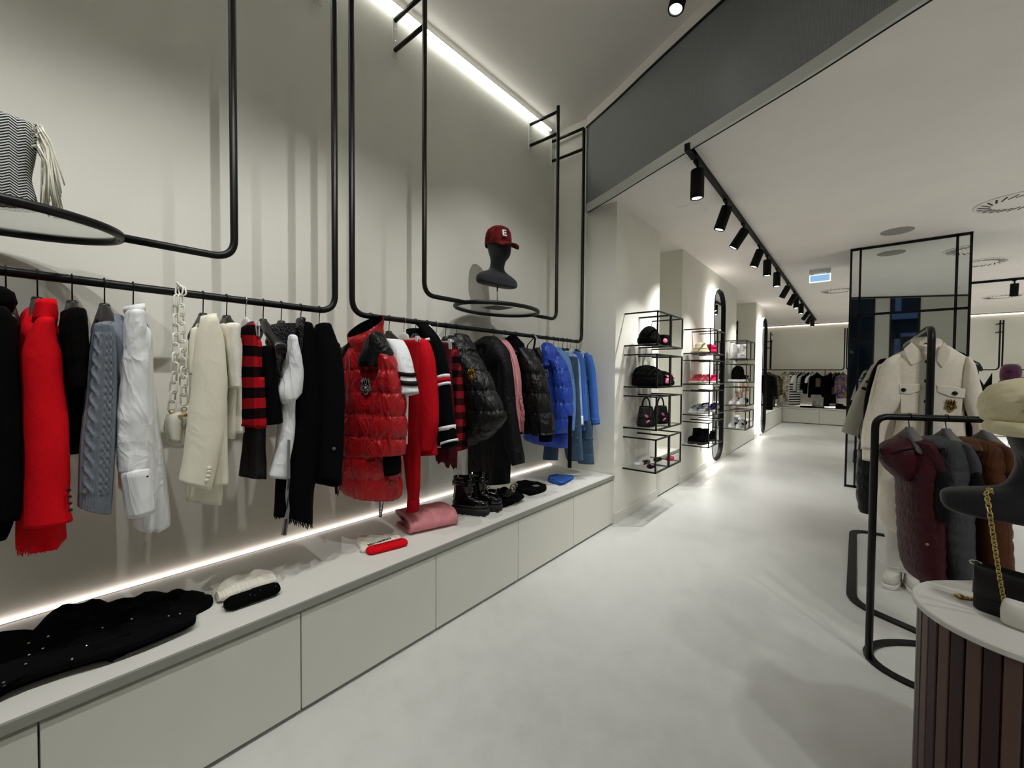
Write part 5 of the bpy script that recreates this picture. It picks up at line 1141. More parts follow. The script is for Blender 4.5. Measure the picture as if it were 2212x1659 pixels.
# stack 2 : hats, pink sneakers, grey sneakers, boots
p=sp((2,3)); o=thing('bucket_hat','pale beige bucket hat on the top shelf before the near mirror','hat',p); F_bei=fabric('beige_canvas','#cfc7a6',160,.3)
MB().lathe(p,[(.125,.0),(.128,.003),(.085,.045),(.08,.05),(.07,.11),(.05,.128),(.005,.132)],32).build('crown',F_bei,o); MB().lathe(p+V((0,0,.046)),[(.087,0),(.087,.014),(.083,.015)],32).build('band',F_bei,o)
stackcloth(sp((3,3)),'hot pink folded cloth on the top shelf before the near mirror',F_hot,.1,.12,.13,2,'folded_shirt','shirt')
F_gryw=plain('pale_grey_suede','#c3c7cc',.8); F_nav=fabric('navy_suede','#2a2f58',160,.3); M_wsole=plain('white_sole','#e4e2da',.5); F_coral=fabric('coral_suede','#e2646c',160,.3)
def pair(k,labs,m1,m2,ang,h=.078,lac=None,st=None,shaft=None,sole=.03,dy=.052,dx=0,L=.24,grp=None,name='sneaker',cat='shoe',w=.088):
    ang=-1.9 if ang>-.6 else ang; q=V((-math.sin(ang),math.cos(ang),0))
    for i,l in enumerate(labs):
        p=sp(k,dx,0)+q*((-1+2*i)*dy)+V((math.cos(ang),math.sin(ang),0))*((i-.5)*-.03); shoe(name,l,cat,p,ang+(.08 if i else -.06),L,w,h,m1,m2,sole,shaft,grp,False,lac,st)
pair((2,2),('near coral red sneaker on the shelf before the near mirror','far coral red sneaker on the shelf before the near mirror'),F_coral,M_wsole,-.15,lac=F_coral,st=M_pink,grp='coral sneakers')
pair((3,2),('hot pink sneaker, near one of the pair beside the mirror edge','hot pink sneaker, far one of the pair beside the mirror edge'),F_hot,M_wsole,-.15,lac=F_hot,grp='hot pink sneakers')
pair((2,1),('near pale grey sneaker with silver stripes before the mirror','far pale grey sneaker with silver stripes before the mirror'),F_gryw,M_wsole,-.15,lac=F_nav,st=M_chrome,grp='grey sneakers')
pair((3,1),('near navy sneaker beside the mirror edge','far navy sneaker beside the mirror edge'),F_nav,M_wsole,-.15,lac=M_blackm,grp='navy sneakers')
pair((2,0),('near chunky black boot on the bottom shelf before the mirror','far chunky black boot on the bottom shelf before the mirror'),F_blk,M_rub,-.15,.1,M_blackm,None,.16,.035,grp='chunky black boots',name='boot',cat='boot')
pair((3,0),('black suede shoe on the bottom shelf, near one by the mirror edge','black suede shoe on the bottom shelf, far one by the mirror edge'),F_navy,M_rub,-.15,.1,M_blackm,grp='black suede shoes')
# stack 3 : white boots, black jacket, white sneakers
F_wleather=plain('white_boot_leather','#e3e3e4',.5)
pair((4,3),('near white ankle boot on the top shelf past the mirror','far white ankle boot on the top shelf past the mirror'),F_wleather,F_wleather,-.5,.1,None,None,.21,.03,grp='white ankle boots',name='boot',cat='boot')
stackcloth(sp((5,3)),'small black pouch on the top far shelf past the mirror',F_blk,.07,.05,.2,1,'pouch','bag',pt=None)
p=sp((4,2)); o=thing('jacket','little black hooded jacket standing on a white shoe box past the mirror','jacket',p+V((0,0,.04)))
loft([(p+V((0,0,.04+h)),V((w*.9,0,0)),V((0,w,0))) for h,w in ((0,.1),(.05,.11),(.15,.1),(.2,.07),(.23,.03))],N=26,wr=.004).build('body',F_blk,o)
for s in (-1,1): loft([(p+V((.03,s*.085,.04+h)),V((.03,0,0)),V((0,.03,0))) for h in (.2,.12,.05,.01)],N=16,wr=.003).build('sleeve',F_blk,o); MB().tube([p+V((.1,s*.03,.22)),p+V((.112,s*.032,.14))],.003,6).build('drawcord',F_white,o)
o=solo('shoe_box',MB().box((p.x-.12,p.y-.14,p.z),(p.x+.13,p.y+.14,p.z+.035)),F_white,'flat white box under the little black jacket','box',bevel=.006)
stackcloth(sp((5,2)),'dark folded top with pink lining on the shelf past the mirror',F_blk,.1,.12,.12,2,'folded_shirt','shirt',pt=[(.08,-.08,.1)])
pair((4,1),('near white sneaker on the second lowest shelf past the mirror','far white sneaker on the second lowest shelf past the mirror'),F_white,M_wsole,-.2,lac=F_white,grp='white sneakers')
stackcloth(sp((5,1)),'crumpled black cloth bag on the second lowest shelf past the mirror',F_blk,.1,.1,.1,1,'cloth_bag','bag')
pair((4,0),('near grey and white patterned sneaker on the bottom shelf past the mirror','far grey and white patterned sneaker on the bottom shelf past the mirror'),F_gryw,M_wsole,-.4,lac=F_white,st=M_blackm,h=.11,grp='patterned sneakers')
stackcloth(sp((5,0)),'black folded pouch on the bottom far shelf past the mirror',F_blk,.08,.1,.1,1,'pouch','bag')
# ---------------------------------------------------------------- second niche: rail with clothes
fr=thing('clothes_rail','black wall-hung clothes rail inside the second niche','clothes rail',(-2.05,9.4,ZR),'wall-hung clothes rails')
MB().tube(round_path([(-2.05,8.62,2.6),(-2.05,8.62,ZR),(-2.05,10.2,ZR),(-2.05,10.2,2.6)],.08),.0152,10).build('rail',M_black,fr)
for y in (8.62,10.2):
    for z in (2.35,2.55): MB().tube([(XW+.002,y,z),(-2.05,y,z)],.014,8).build('bracket',M_black,fr)
def simple_garment(name,label,cat,x,y,zr_,az,w,L,t,mat,slv=None,group=None,neck=.07,hang=True,smat=None,wb=None,hw=None):
    """small background garment: body, sleeves, on its own hanger"""
    c=V((x,y,zr_)); o=thing(name,label,cat,(x,y,zr_-.12),group)
    a=V((math.cos(az),math.sin(az),0)); n=V((a.y,-a.x,0)); wb=wb or w*1.05
    loft(body_rows(c,az,zr_-.11,[(zr_-.11,neck,t*.7),(zr_-.13,neck*1.5,t*.9),(zr_-.19,w,t),(zr_-.4,w*.98,t),(zr_-.11-L,wb,t*1.1)]),N=24,step=.05,fold=.006,wr=.004).build('body',mat,o)
    if slv:
        for s in (-1,1):
            b=c+a*(s*w*.92); loft([(b+V((0,0,-.185))+a*(s*.0),a*.04,n*t*.9),(b+V((0,0,-.24))+a*s*.035,a*.055,n*t*1.0),(b+V((0,0,-.19-slv*.6))+a*s*.07,a*.05,n*t*.9),(b+V((0,0,-.19-slv))+a*s*.085,a*.042,n*t*.8)],N=16,step=.05,wr=.004).build('sleeve',smat or mat,o)
    if hang: hanger(c,'black hanger holding the '+' '.join(label.split()[:11]),'black',az,hw or w*.7,group='black clothes hangers')
    return o
F_kha=fabric('khaki_cotton','#8a7f62',160); F_beig=fabric('beige_wool','#b7a48e',160); F_pnk2=fabric('pale_pink_cotton','#d9b3a8',160); F_gr2=fabric('grey_green_wool','#5c5f4e',160); F_gr1=fabric('mid_grey_cotton','#8f9499',160)
for i,(y,l,mt,L) in enumerate(((8.75,'grey sweater at the near end of the niche rail',F_gr1,.75),(9.0,'ivory blouse on the niche rail beside the grey sweater',F_ivory,.8),(9.22,'beige coat on the niche rail',F_beig,.95),(9.45,'camel coat in the middle of the niche rail',fabric('camel_wool','#a48663',160),.95),(9.66,'pale pink blouse on the niche rail',F_pnk2,.85),(9.88,'khaki jacket at the far end of the niche rail',F_kha,.8))):
    simple_garment('coat' if 'coat' in l else 'sweater' if 'sweater' in l else 'jacket' if 'jacket' in l else 'blouse',l,'clothes',-2.05,y,ZR,0,.19,L,.05,mt,.45,'clothes on the niche rail')
for i,(y,l,mt) in enumerate(((8.8,'red folded sweater on the niche bench, near the front',F_redk),(9.3,'navy folded sweater on the niche bench',F_nav),(9.75,'white folded shirt on the niche bench',F_white))):
    stackcloth(V((-2.0,y,ZB)),l,mt,.12,.14,.1,2)
# ================================================================ right-hand rack with the ivory overshirt
XR=.30; ZK=1.66
o=thing('clothes_rack','tall black floor-standing rack with looped base carrying the ivory overshirts','clothes rack',(XR,3.9,0))
rp=round_path([(XR,3.13,.012),(XR,3.13,ZK),(XR,4.72,ZK),(XR,4.72,.012)],.07,9)
MB().tube(rp,.0165,12).build('rail',M_black,o)
bpth=round_path([(XR,3.13,.008),(-.0,3.28,.008),(-.0,4.86,.008),(XR+.32,4.86,.008),(XR+.32,3.13,.008),(XR,3.13,.008)],.14,8)
R=[]
for i,p in enumerate(bpth):
    d=(bpth[min(i+1,len(bpth)-1)]-bpth[max(i-1,0)]).normalized(); s=V((-d.y,d.x,0)); R.append([p+s*.026+V((0,0,-.008)),p-s*.026+V((0,0,-.008)),p-s*.026+V((0,0,.004)),p+s*.026+V((0,0,.004))])
MB().rings(R,smooth=False).build('base',M_black,o)
def rk(y): return V((XR,y,ZK))
HG=plain('grey_velvet_hanger','#6a6a6a',.9)
F_bou=fabric('ivory_boucle','#e9e2d3',70,.9,.95,.04); F_bou2=fabric('oat_boucle','#ddd3c0',70,.9,.95,.04)
pl=('Y',3.24); n=pnorm(pl)
o=thing('overshirt','long ivory boucle overshirt with flap pockets and dark buttons facing the aisle','overshirt',(XR,3.24,ZK-.1))
hanger(rk(3.24),'black hanger inside the long ivory overshirt at the front of the rack','black',0,.2)
body=pxrows([((1972,748),(2052,748),.55),((1950,758),(2068,758),.7),((1928,768),(2088,770),.9),((1912,778),(2100,780),1),((1918,810),(2098,812),1),(860,1932,2084),(920,1934,2086),(980,1918,2094),(1030,1904,2104),(1080,1896,2106),(1112,1899,2104),((1917,1140),(2098,1140)),((1950,1158),(2080,1158),.8)],pl,.07)
loft(body,N=56,step=.02,wr=.005,fold=.004,wsc=(9,9,5)).build('body',F_bou,o)
loft(pxrows([((1922,772),(1946,768),.6),((1905,785),(1944,780)),((1897,810),(1946,808)),((1890,845),(1950,848)),((1883,868),(1943,874)),((1872,895),(1925,900)),((1865,935),(1913,935)),((1861,965),(1906,967))],pl,.055,.035),N=36,wr=.005,wsc=(12,12,8)).build('sleeve',F_bou,o)
loft(pxrows([((1862,962),(1905,966)),((1862,990),(1902,994))],pl,.05,.035),N=30,wr=.002,e=2.6).build('cuff',F_bou,o)
loft(pxrows([((2084,774),(2096,776),.6),((2082,785),(2104,788)),((2076,820),(2113,820)),((2074,850),(2121,852)),((2082,885),(2124,885)),((2098,920),(2122,918)),((2098,960),(2125,960))],pl,.055,.03),N=36,wr=.005,wsc=(12,12,8)).build('sleeve',F_bou,o)
OF=.068
cs_=pxrows([((1966,738),(2036,737),.85),((1970,752),(2034,752),.95),((1978,772),(2026,772),.7)],pl,.062,.0); cs_[0]=(cs_[0][0],cs_[0][1],cs_[0][2]+V((0,0,-.03)))
loft(cs_,N=30,wr=.001,open_top=True).build('collar_stand',F_bou,o)
for P in ([(1966,741),(1982,756),(1993,777),(1967,790),(1957,776),(1950,755)],[(2034,740),(2050,757),(2045,778),(2030,795),(2019,781),(2022,760)]):
    q=patch(P,pl,.014,OF-.005); q.build('collar',F_bou,o,bevel=.004)
pad_=lambda P,th=.01,off=OF: patch(P,pl,th,off)
pad_([(1943,846),(1983,848),(1981,891),(1944,890)],.008,.062).build('pocket',F_bou,o,bevel=.003); pad_([(1939,829),(1985,829),(1986,843),(1962,851),(1941,848)],.014,.064).build('pocket_flap',F_bou,o,bevel=.003)
pad_([(2022,848),(2075,858),(2070,898),(2020,897)],.008,.062).build('pocket',F_bou,o,bevel=.003); pad_([(2019,831),(2080,839),(2078,859),(2050,856),(2020,846)],.014,.064).build('pocket_flap',F_bou,o,bevel=.003)
pad_([(1990,775),(2008,775),(2006,1150),(1986,1150)],.006,.066).build('placket',F_bou,o,bevel=.002)
button(o,[(1949,841.5),(2057,848.5)],pl,M_btn,.011,.08); button(o,[(1999,782),(1998,823),(1997,866),(1996,905)],pl,M_btn,.010,.073)
crest(o,onP(2049,874,pl)+n*.074,n,.066,M_crestg,M_crestb)
# second ivory overshirt and others behind
def rackg(name,label,y,rows,bd,mat,d=.05,quilt=None,hl=None,**k):
    o=thing(name,label,'overshirt' if name=='overshirt' else 'coat',(XR,y,ZK-.1)); hanger(rk(y),hl,'black',0,.19,HG,group='grey velvet hangers',rr=.02)
    pl=('Y',y)
    if rows: loft(pxrows(rows,pl,d,.02),N=32,wr=.005,quilt=quilt,**k).build('sleeve',mat,o)
    c=rk(y); loft(body_rows(c,0,ZK-.11,[(ZK-.11,.07,.03),(ZK-.13,.1,.04),(ZK-.19,.185,.05),(ZK-.5,.19,.05),(bd,.2,.055)]),N=32,fold=.006,quilt=quilt,wr=.004).build('body',mat,o)
    return o,pl
o,pl=rackg('overshirt','second ivory overshirt with a dark sleeve label, right behind the front one',3.46,[((1896,790),(1925,786)),((1886,830),(1915,830)),((1873,880),(1905,880)),((1862,925),(1898,925)),((1858,968),(1895,968))],.6,F_bou2,hl='grey velvet hanger right behind the front overshirt')
patch([(1893,826),(1899,824),(1897,828),(1891,830)],pl,.006,.075).build('label',M_blackm,o)
o,pl=rackg('wool_coat','black wool coat squeezed between the ivory and the grey coats',3.68,[((1896,780),(1915,776)),((1880,810),(1902,806)),((1868,860),(1895,860)),((1864,930),(1892,930))],.62,F_blk,hl='grey velvet hanger of the squeezed black coat')
F_gcoat=fabric('grey_beige_wool','#a9a497',140,.5)
o,pl=rackg('wool_coat','grey-beige wool coat with black striped sleeve at the back of the rack',4.02,[((1882,790),(1905,782)),((1868,815),(1893,815)),((1852,842),(1877,850)),((1838,875),(1868,885)),((1826,905),(1860,912)),((1818,931),(1853,942))],.72,F_gcoat,.05,hl='grey velvet hanger of the grey-beige coat')
for r in ([((1866,819),(1887,826)),((1863,824),(1884,831))],[((1858,833),(1881,840)),((1854,838),(1878,846))]): loft(pxrows(r,pl,.055,.02),N=32,wr=0).build('stripe',M_blackm,o)
o,pl=rackg('puffer_coat','long black puffer coat hanging low at the back of the rack',4.3,[((1880,800),(1900,800)),((1870,860),(1898,860)),((1860,930),(1895,930)),((1853,985),(1893,985)),((1850,1040),(1893,1040)),((1852,1085),(1893,1090)),((1858,1102),(1890,1107))],.5,M_pufk,.07,quilt=(.13,.014,.014),hl='grey velvet hanger of the long black puffer')
for i,y in enumerate((3.32,3.4,3.55,3.62,4.45,4.58)):
    simple_garment('coat','%s dark coat of the tall rack, mostly hidden by the coats before it'%['first','second','third','fourth','fifth','last'][i],'coat',XR+.04,y,ZK,0,.16,.7,.025,F_navy,None,'hidden dark coats on the tall rack',hang=False)
    hanger(rk(y),'grey velvet hanger of the %s hidden dark coat on the tall rack'%['first','second','third','fourth','fifth','last'][i],'black',0,.18,HG,group='grey velvet hangers',rr=.02)
# white sock boots
F_sock=rib('white_ribbed_sock_knit','#dcdad3',2,900,.5)
for (px,py,l,a) in ((1928,1268,'left white ribbed sock boot standing under the ivory overshirt',-1.9),(1974,1280,'right white ribbed sock boot standing under the ivory overshirt',-1.35)):
    p=onZ(px,py,0); p.z=.001; o=shoe('sock_boot',l,'boot',p+V((0,.03,0)),a,.21,.085,.09,F_sock,M_wsole,.03,.10,'white sock boots')
    dd=V((math.cos(a),math.sin(a),0)); q=p+V((0,.03,0))-dd*.04
    loft([(q+V((0,0,h)),V((r,0,0)),V((0,r,0))) for h,r in ((.10,.05),(.16,.045),(.25,.05),(.34,.058),(.44,.062))],N=24,step=.01,wr=.001,disp=lambda u,a_,P,s:.0006*math.sin(s*520)).build('shaft',F_sock,o)
# ================================================================ low rack with the padded vests
bx=V((.93,.367,0)).normalized(); p0=V((.072,2.68,0)); ZV=1.205
o=thing('clothes_rack','low black floor-standing rack with curved base and padded vests','clothes rack',p0+bx*.35)
MB().tube(round_path([p0+V((0,0,.01)),p0+V((0,0,ZV)),p0+bx*.75+V((0,0,ZV)),p0+bx*.75+V((0,0,.01))],.055,9),.0155,12).build('rail',M_black,o)
cc=p0+bx*.375; by=V((-bx.y,bx.x,0)); R=[]
for i in range(49):
    t=2*PI*i/48; c,s=math.cos(t),math.sin(t); r_=[]
    for k,zz in ((.385,0),(.345,0),(.345,.012),(.385,.012)): r_.append(cc+bx*(c*k)+by*(s*(k-.14))+V((0,0,zz)))
    R.append(r_)
MB().rings(R,False,False,smooth=False).build('base',M_black,o)
def vest(label,hx,col,rows,hood,arm,yoke,pk):
    pt=onV(hx,906,(p0.x,p0.y),(bx.x,bx.y)); pt.z=ZV; mt=nylon(col[0],col[1],.55,.25,.2,18); plv=('V',(pt.x,pt.y),(bx.x,bx.y)); n=pnorm(plv)
    o=thing('padded_vest',label,'vest',(pt.x,pt.y,ZV-.1)); hanger(pt,'grey velvet hanger holding the '+label.split(' with')[0],'black',math.atan2(by.y,by.x),.115,HG,'grey velvet hangers',.05,rr=.0195)
    loft(pxrows(rows,plv,.13),N=48,step=.012,wr=.002,quilt=(.058,.007,.006),e=2.5).build('body',mt,o)
    loft(pxrows(hood,plv,.10),N=32,wr=.006,wsc=(20,20,20)).build('hood',mt,o)
    loft(pxrows(yoke,plv,.095,.055),N=32,wr=.004).build('shoulder',mt,o)
    loft(pxrows(arm,plv,.03,.128),N=24,wr=.001).build('armhole_lining',M_blackm,o)
    MB().tube([onP(x,y,plv)+n*.10 for x,y in pk],.004,6).build('hood_seam',M_blackm,o)
    return o,plv,n
o,plv,n=vest('maroon padded vest with hood on the low rack',1965,('maroon_padded_nylon','#3d0d17'),
 [(948,1958,1990),(965,1950,2000),(1000,1950,2010),(1040,1950,2014),(1110,1952,2019),(1180,1956,2021),(1220,1962,2021),((1975,1246),(2021,1252))],
 [((1912,958),(1975,946),.7),((1899,972),(1986,960),1),((1903,990),(1984,985),1),((1918,1015),(1975,1010),.9),((1938,1033),(1962,1032),.6)],
 [((1984,1008),(2002,1008)),((1980,1030),(2006,1026)),((1979,1080),(2010,1080)),((1984,1104),(2010,1102))],[((1950,950),(1984,950)),((1956,968),(2000,970)),((1972,990),(2007,992)),((1982,1010),(2005,1010))],[(1899,972),(1925,964),(1950,960),(1975,955)])
button(o,[(1965,1153)],plv,M_crestg,.006,.13,'snap')
o,plv,n=vest('grey padded vest with hood on the low rack',2045,('grey_padded_nylon','#434548'),
 [(950,2015,2055),(965,2000,2068),(1000,1998,2078),(1050,2000,2080),(1110,2004,2081),(1180,2012,2081),(1225,2022,2084),((2028,1250),(2088,1254))],
 [((1994,950),(2048,944),.7),((1988,960),(2062,956),1),((1990,975),(2066,972),1),((2000,992),(2055,990),.8)],
 [((2054,1008),(2068,1008)),((2050,1030),(2078,1022)),((2047,1060),(2078,1060)),((2052,1068),(2076,1068))],[((2030,950),(2058,952)),((2038,972),(2072,975)),((2044,995),(2080,998)),((2048,1012),(2078,1012))],[(1990,962),(2010,962),(2035,963),(2055,958)])
o,plv,n=vest('brown padded vest with hood on the low rack',2130,('brown_padded_nylon','#54301a'),
 [(952,2090,2134),(968,2080,2145),(1010,2082,2152),(1060,2086,2152),(1130,2088,2156),(1200,2094,2160),((2098,1235),(2162,1238))],
 [((2064,952),(2130,950),.7),((2056,962),(2144,960),1),((2060,976),(2150,978),1),((2074,1000),(2140,1000),.8)],
 [((2124,1014),(2140,1012)),((2119,1032),(2148,1024)),((2118,1050),(2146,1046))],[((2108,955),(2138,958)),((2112,975),(2152,980)),((2114,998),(2154,1004)),((2118,1014),(2150,1014))],[(2056,962),(2080,968),(2110,970),(2150,985)])
# ================================================================ round fluted counter in the front right corner
ZT=.75; tc=V((.366,1.717,0)); dr=V((.768,.64,0)); ds=V((-dr.y,dr.x,0)); RT=.2263
def stad(r,z,L=.2,n=24):
    o=[tc-dr*(r*math.cos(t-PI/2+PI/2))*0+V((0,0,z)) for t in ()]
    for i in range(n+1): a=PI/2+PI*i/n; o.append(tc+dr*(r*math.cos(a))+ds*(r*math.sin(a))+V((0,0,z)))
    for i in range(n+1): a=-PI/2+PI*i/n; o.append(tc+dr*(L+r*math.cos(a))+ds*(r*math.sin(a))+V((0,0,z)))
    return o
o=thing('display_counter','round-ended counter with white top and dark fluted wooden sides at the right edge','counter',tc+dr*.11)
MB().rings([stad(RT-.003,ZT-.018),stad(RT,ZT-.015),stad(RT,ZT-.003),stad(RT-.003,ZT)],smooth=False).build('top',plain('white_solid_top','#cfcdc8',.5),o)
MB().rings([stad(RT-.022,.03),stad(RT-.022,ZT-.018)]).build('core',plain('dark_brown_veneer','#2a1512',.55),o)
MB().rings([stad(RT-.03,0),stad(RT-.03,.03)]).build('plinth',M_blackm,o)
S=stad(RT-.02,0,n=48); P=S+[S[0]]; D=[0]
for a,b in zip(P,P[1:]): D.append(D[-1]+(b-a).length)
def at(s):
    for a,b,u,v in zip(P,P[1:],D,D[1:]):
        if s<=v: return a.lerp(b,(s-u)/(v-u+1e-9)),(b-a).normalized()
    return P[-1],(P[-1]-P[-2]).normalized()
M_slatl=plain('brown_slat_wood','#59413a',.5,0,.4,(30,.1,.003)); M_slatd=plain('dark_slat_wood','#2f1715',.5,0,.4,(30,.1,.003)); ns=int(D[-1]/.032)
for i in range(ns):
    c,d=at(D[-1]*(i+.5)/ns); nn=V((d.y,-d.x,0)); nn=nn if nn.dot(c-(tc+dr*.11))>0 else -nn
    MB().box((-.0078,-.006,0),(.0078,.010,ZT-.05)) if False else None
    MB().obox(c+nn*.002+V((0,0,(ZT-.02+.03)/2)),d*.0150,nn*.005,V((0,0,(ZT-.02-.032)/2))).build('slat',M_slatl if i%2 else M_slatd,o,bevel=.003)
# black bag, white pouch with gold chain, gold brooch
zt=ZT+.001
def ptop(x,y): return onZ(x,y,zt)
A=ptop(2098,1312); B=ptop(2215,1352); d=(B-A).normalized(); nn=V((d.y,-d.x,0)); nn=nn if nn.dot(-A)>0 else -nn
w=.135; hh=.122; c0=A+d*w-nn*.025
o=thing('flap_bag','black leather flap bag standing on the counter behind the white pouch','bag',c0)
loft([(c0+V((0,0,h)),d*w*k,nn*-.03*k2) for h,k,k2 in ((0,.97,.95),(.004,1,1),(hh*.5,1.0,1),(hh*.92,.99,.8),(hh,.97,.55))],N=36,e=5,wr=.0008).build('bag_body',F_leath,o)
loft([(c0+nn*.004+V((0,0,h)),d*w*1.01,nn*-.031*k) for h,k in ((hh*.36,1.02),(hh*.6,1.03),(hh*.95,.86),(hh*1.03,.5))],N=36,e=5,wr=.0008).build('flap',F_leath,o)
MB().tube([c0-d*w+V((0,0,hh))+d*(.012*math.cos(t))+V((0,0,.006*math.sin(t))) for t in [2*PI*i/14 for i in range(14)]],.0015,6,closed=True).build('ring',M_chrome,o)
A=onZ(2160,1338,zt); o=thing('pouch','glossy white quilted pouch on the counter with a gold chain over the bust','bag',A+d*.05)
c1=A+d*.078+nn*.016
loft([(c1+V((0,0,h)),d*.075*k,nn*-.02*k2) for h,k,k2 in ((.001,.92,.6),(.008,.98,1),(.035,1,1.1),(.058,.97,.9),(.068,.92,.4))],N=30,e=3.4,wr=.004,wsc=(30,30,30)).build('pouch_body',plain('glossy_white_leather','#dcdad2',.22),o)
pg=ptop(2075,1292); b_=thing('brooch','small gold brooch lying on the counter beside the black bag','brooch',pg)
for k,(dx,dy,r) in enumerate(((0,0,.010),(.014,.004,.007),(.024,.010,.006),(-.008,.008,.006))): MB().ball(pg+V((dx,dy,r*.6)),r,12,8,(1,1,.6)).build('petal',M_gold,b_)
# bust with the cream cap
M_dv=fabric('dark_grey_velvet','#1f2024',300,.3,.95,.1); M_dv.node_tree.nodes['Principled BSDF'].inputs['Sheen Weight'].default_value=.4
bc=CAM+ray(2258,1000)*1.13; fa=math.atan2(-bc.y,-bc.x)
zb_=1.4-(1142-812)/894*1.10
o2,C,f,sd=bust('display_bust','dark grey velvet display bust wearing the cream cap on the counter',(bc.x,bc.y,ZT+.001),fa+.1,1.0,zb_-ZT,M_dv,False,True)
# gold chain from the pouch over the left shoulder
pts=[]
for x,y,dd in ((2168,1296,1.09),(2160,1250,1.07),(2152,1200,1.05),(2146,1160,1.035),(2140,1120,1.03),(2135,1090,1.045),(2131,1064,1.075)): pts.append(CAM+ray(x,y)*dd)
a0=pts[-1]; pts+= [a0+(bc-a0)*.06+V((0,0,.004)),a0+V((.02,.06,-.01))]
chain(pts,plain('pale_gold','#b9a462',.3,1),o,.0175,.005,.0012)
F_bcl=fabric('cream_boucle','#d8cfae',60,1.0,.98,.06)
hc=C+V((0,0,.302)); 
cp=thing('baker_boy_cap','cream boucle cap with soft peak and jewelled black crest on the bust','cap',hc)
R=[]
for h,r in ((-.03,.112),(-.018,.125),(.0,.132),(.03,.134),(.06,.124),(.085,.10),(.1,.06),(.105,.01)): R.append((hc+V((0,0,h+.0)),f*r*1.02,sd*r*.95))
loft(R,N=90,wr=.0045,wsc=(70,70,70),step=.006).build('crown',F_bcl,cp)
R=[(hc+f*.05+V((0,0,-.05)),f*.085,sd*.112),(hc+f*.05+V((0,0,-.043)),f*.092,sd*.118),(hc+f*.05+V((0,0,-.025)),f*.092,sd*.118),(hc+f*.05+V((0,0,-.016)),f*.085,sd*.11)]
loft(R,N=90,wr=.0035,wsc=(70,70,70),step=.006).build('peak',F_bcl,cp)
fl=(f*.96-CR*.28).normalized(); cn=(fl+V((0,0,.25))).normalized(); crest(cp,hc+fl*.134+V((0,0,.03)),cn,.085,M_crestg,M_crestb)
# ================================================================ back of the shop
F_camo=NT('woodland_camouflage'); F_camo.base(F_camo.ramp(F_camo.noise(14,2,.5),[(0,'#1c1d15'),(.42,'#3a3a26'),(.52,'#57503a'),(.62,'#26261b')],'CONSTANT'),.9,0,.2); F_camo=F_camo.m
F_camo2=NT('pale_camouflage'); F_camo2.base(F_camo2.ramp(F_camo2.noise(17,2,.5),[(0,'#e2dfd2'),(.45,'#8a7d5c'),(.53,'#d8d4c4'),(.62,'#55482f')],'CONSTANT'),.9,0,.2); F_camo2=F_camo2.m
F_bw=stripes('black_white_stripes',[(0,'#e6e6e4'),(.5,'#1a1a1c')],2,.075); F_bw2=stripes('fine_black_white_stripes',[(0,'#e6e6e4'),(.6,'#2a2a2c')],2,.05)
F_brz=plain('bronze_sequins','#5a4a34',.35,.5,.5,(160,.8,.004)); F_multi=NT('patchwork_padding'); F_multi.base(F_multi.ramp(F_multi.noise(7,1,.4),[(0,'#2a3566'),(.45,'#86592f'),(.55,'#554c66'),(.62,'#232f56')],'CONSTANT'),.6,0,.3); F_multi=F_multi.m
YK=15.1; ZC=1.55
def wallframe_x(label,x0,x1,y,zb,zt,low=True):
    o=thing('clothes_rail',label,'clothes rail',((x0+x1)/2,y,zb),'wall-hung clothes rails')
    MB().tube(round_path([(x0,y,zt),(x0,y,zb),(x1,y,zb),(x1,y,zt)],.09),.0155,10).build('rail',M_black,o)
    for x in (x0,x1):
        for z in (zt-.07,zt-.27): MB().tube([(x,15.499,z),(x,y,z)],.014,8).build('bracket',M_black,o)
    return o
xa=onY(1663,800,YK).x; xb=onY(1825,800,YK).x; zbk=onY(1740,799,YK).z; ztk=onY(1663,717,YK).z
wallframe_x('black wall-hung clothes rail on the back wall, left one',xa,xb-.02,YK,zbk,ztk); 
wallframe_x('black wall-hung clothes rail on the back wall behind the mirror column',xb+.03,2.6,YK,zbk,ztk); x2=onY(2108,800,YK).x
wallframe_x('black wall-hung clothes rail on the back wall, right one',max(x2,2.65),5.6,YK,zbk,ztk)
o=thing('rail_divider','short black post dividing the back rail','post',(onY(1782,820,YK).x,YK,onY(1782,826,YK).z)); MB().tube([(onY(1782,820,YK).x,YK,onY(1782,829,YK).z),(onY(1782,820,YK).x,YK,zbk)],.012,8).build('post',M_black,o)
bo=[(1695,'jacket','pale camouflage jacket on the back rail, first from the left',F_camo2,.85,.6,.2),(1708,'overalls','pale camouflage trousers behind the pale camouflage jacket',F_camo2,.75,.5,.17),(1712.5,'shirt','white shirt between the pale camouflage and the striped dress',F_white,.8,None,.15),(1718,'dress','black and white striped dress on the back rail',F_bw,.95,None,.2),(1724,'tee_shirt','white tee shirt next to the striped dress on the back rail',F_white,.5,.22,.17),(1731,'top','black top left of the fine-striped shirt on the back rail',F_blk,.5,None,.16),(1737,'shirt','fine black and white striped shirt on the back rail',F_bw2,.6,.5,.14),(1746,'sweater','black sweater right of the fine-striped shirt',F_blk,.6,.4,.17),(1755,'tee_shirt','white tee shirt before the black hoodie on the back rail',F_white,.65,.2,.16),(1765,'hoodie','black hoodie with a printed front on the back rail',F_blk,.62,.62,.2),(1794,'dress','black knit dress with striped cuffs right of the rail divider',F_blk,.95,.55,.22),(1805,'vest','bronze sequinned vest on the back rail',F_brz,.6,None,.12),(1812,'jacket','black jacket next to the bronze vest on the back rail',F_blk,.6,.3,.14),(1821,'puffer_jacket','multicoloured padded jacket by the mirror column on the back rail',F_multi,.7,.5,.2)]
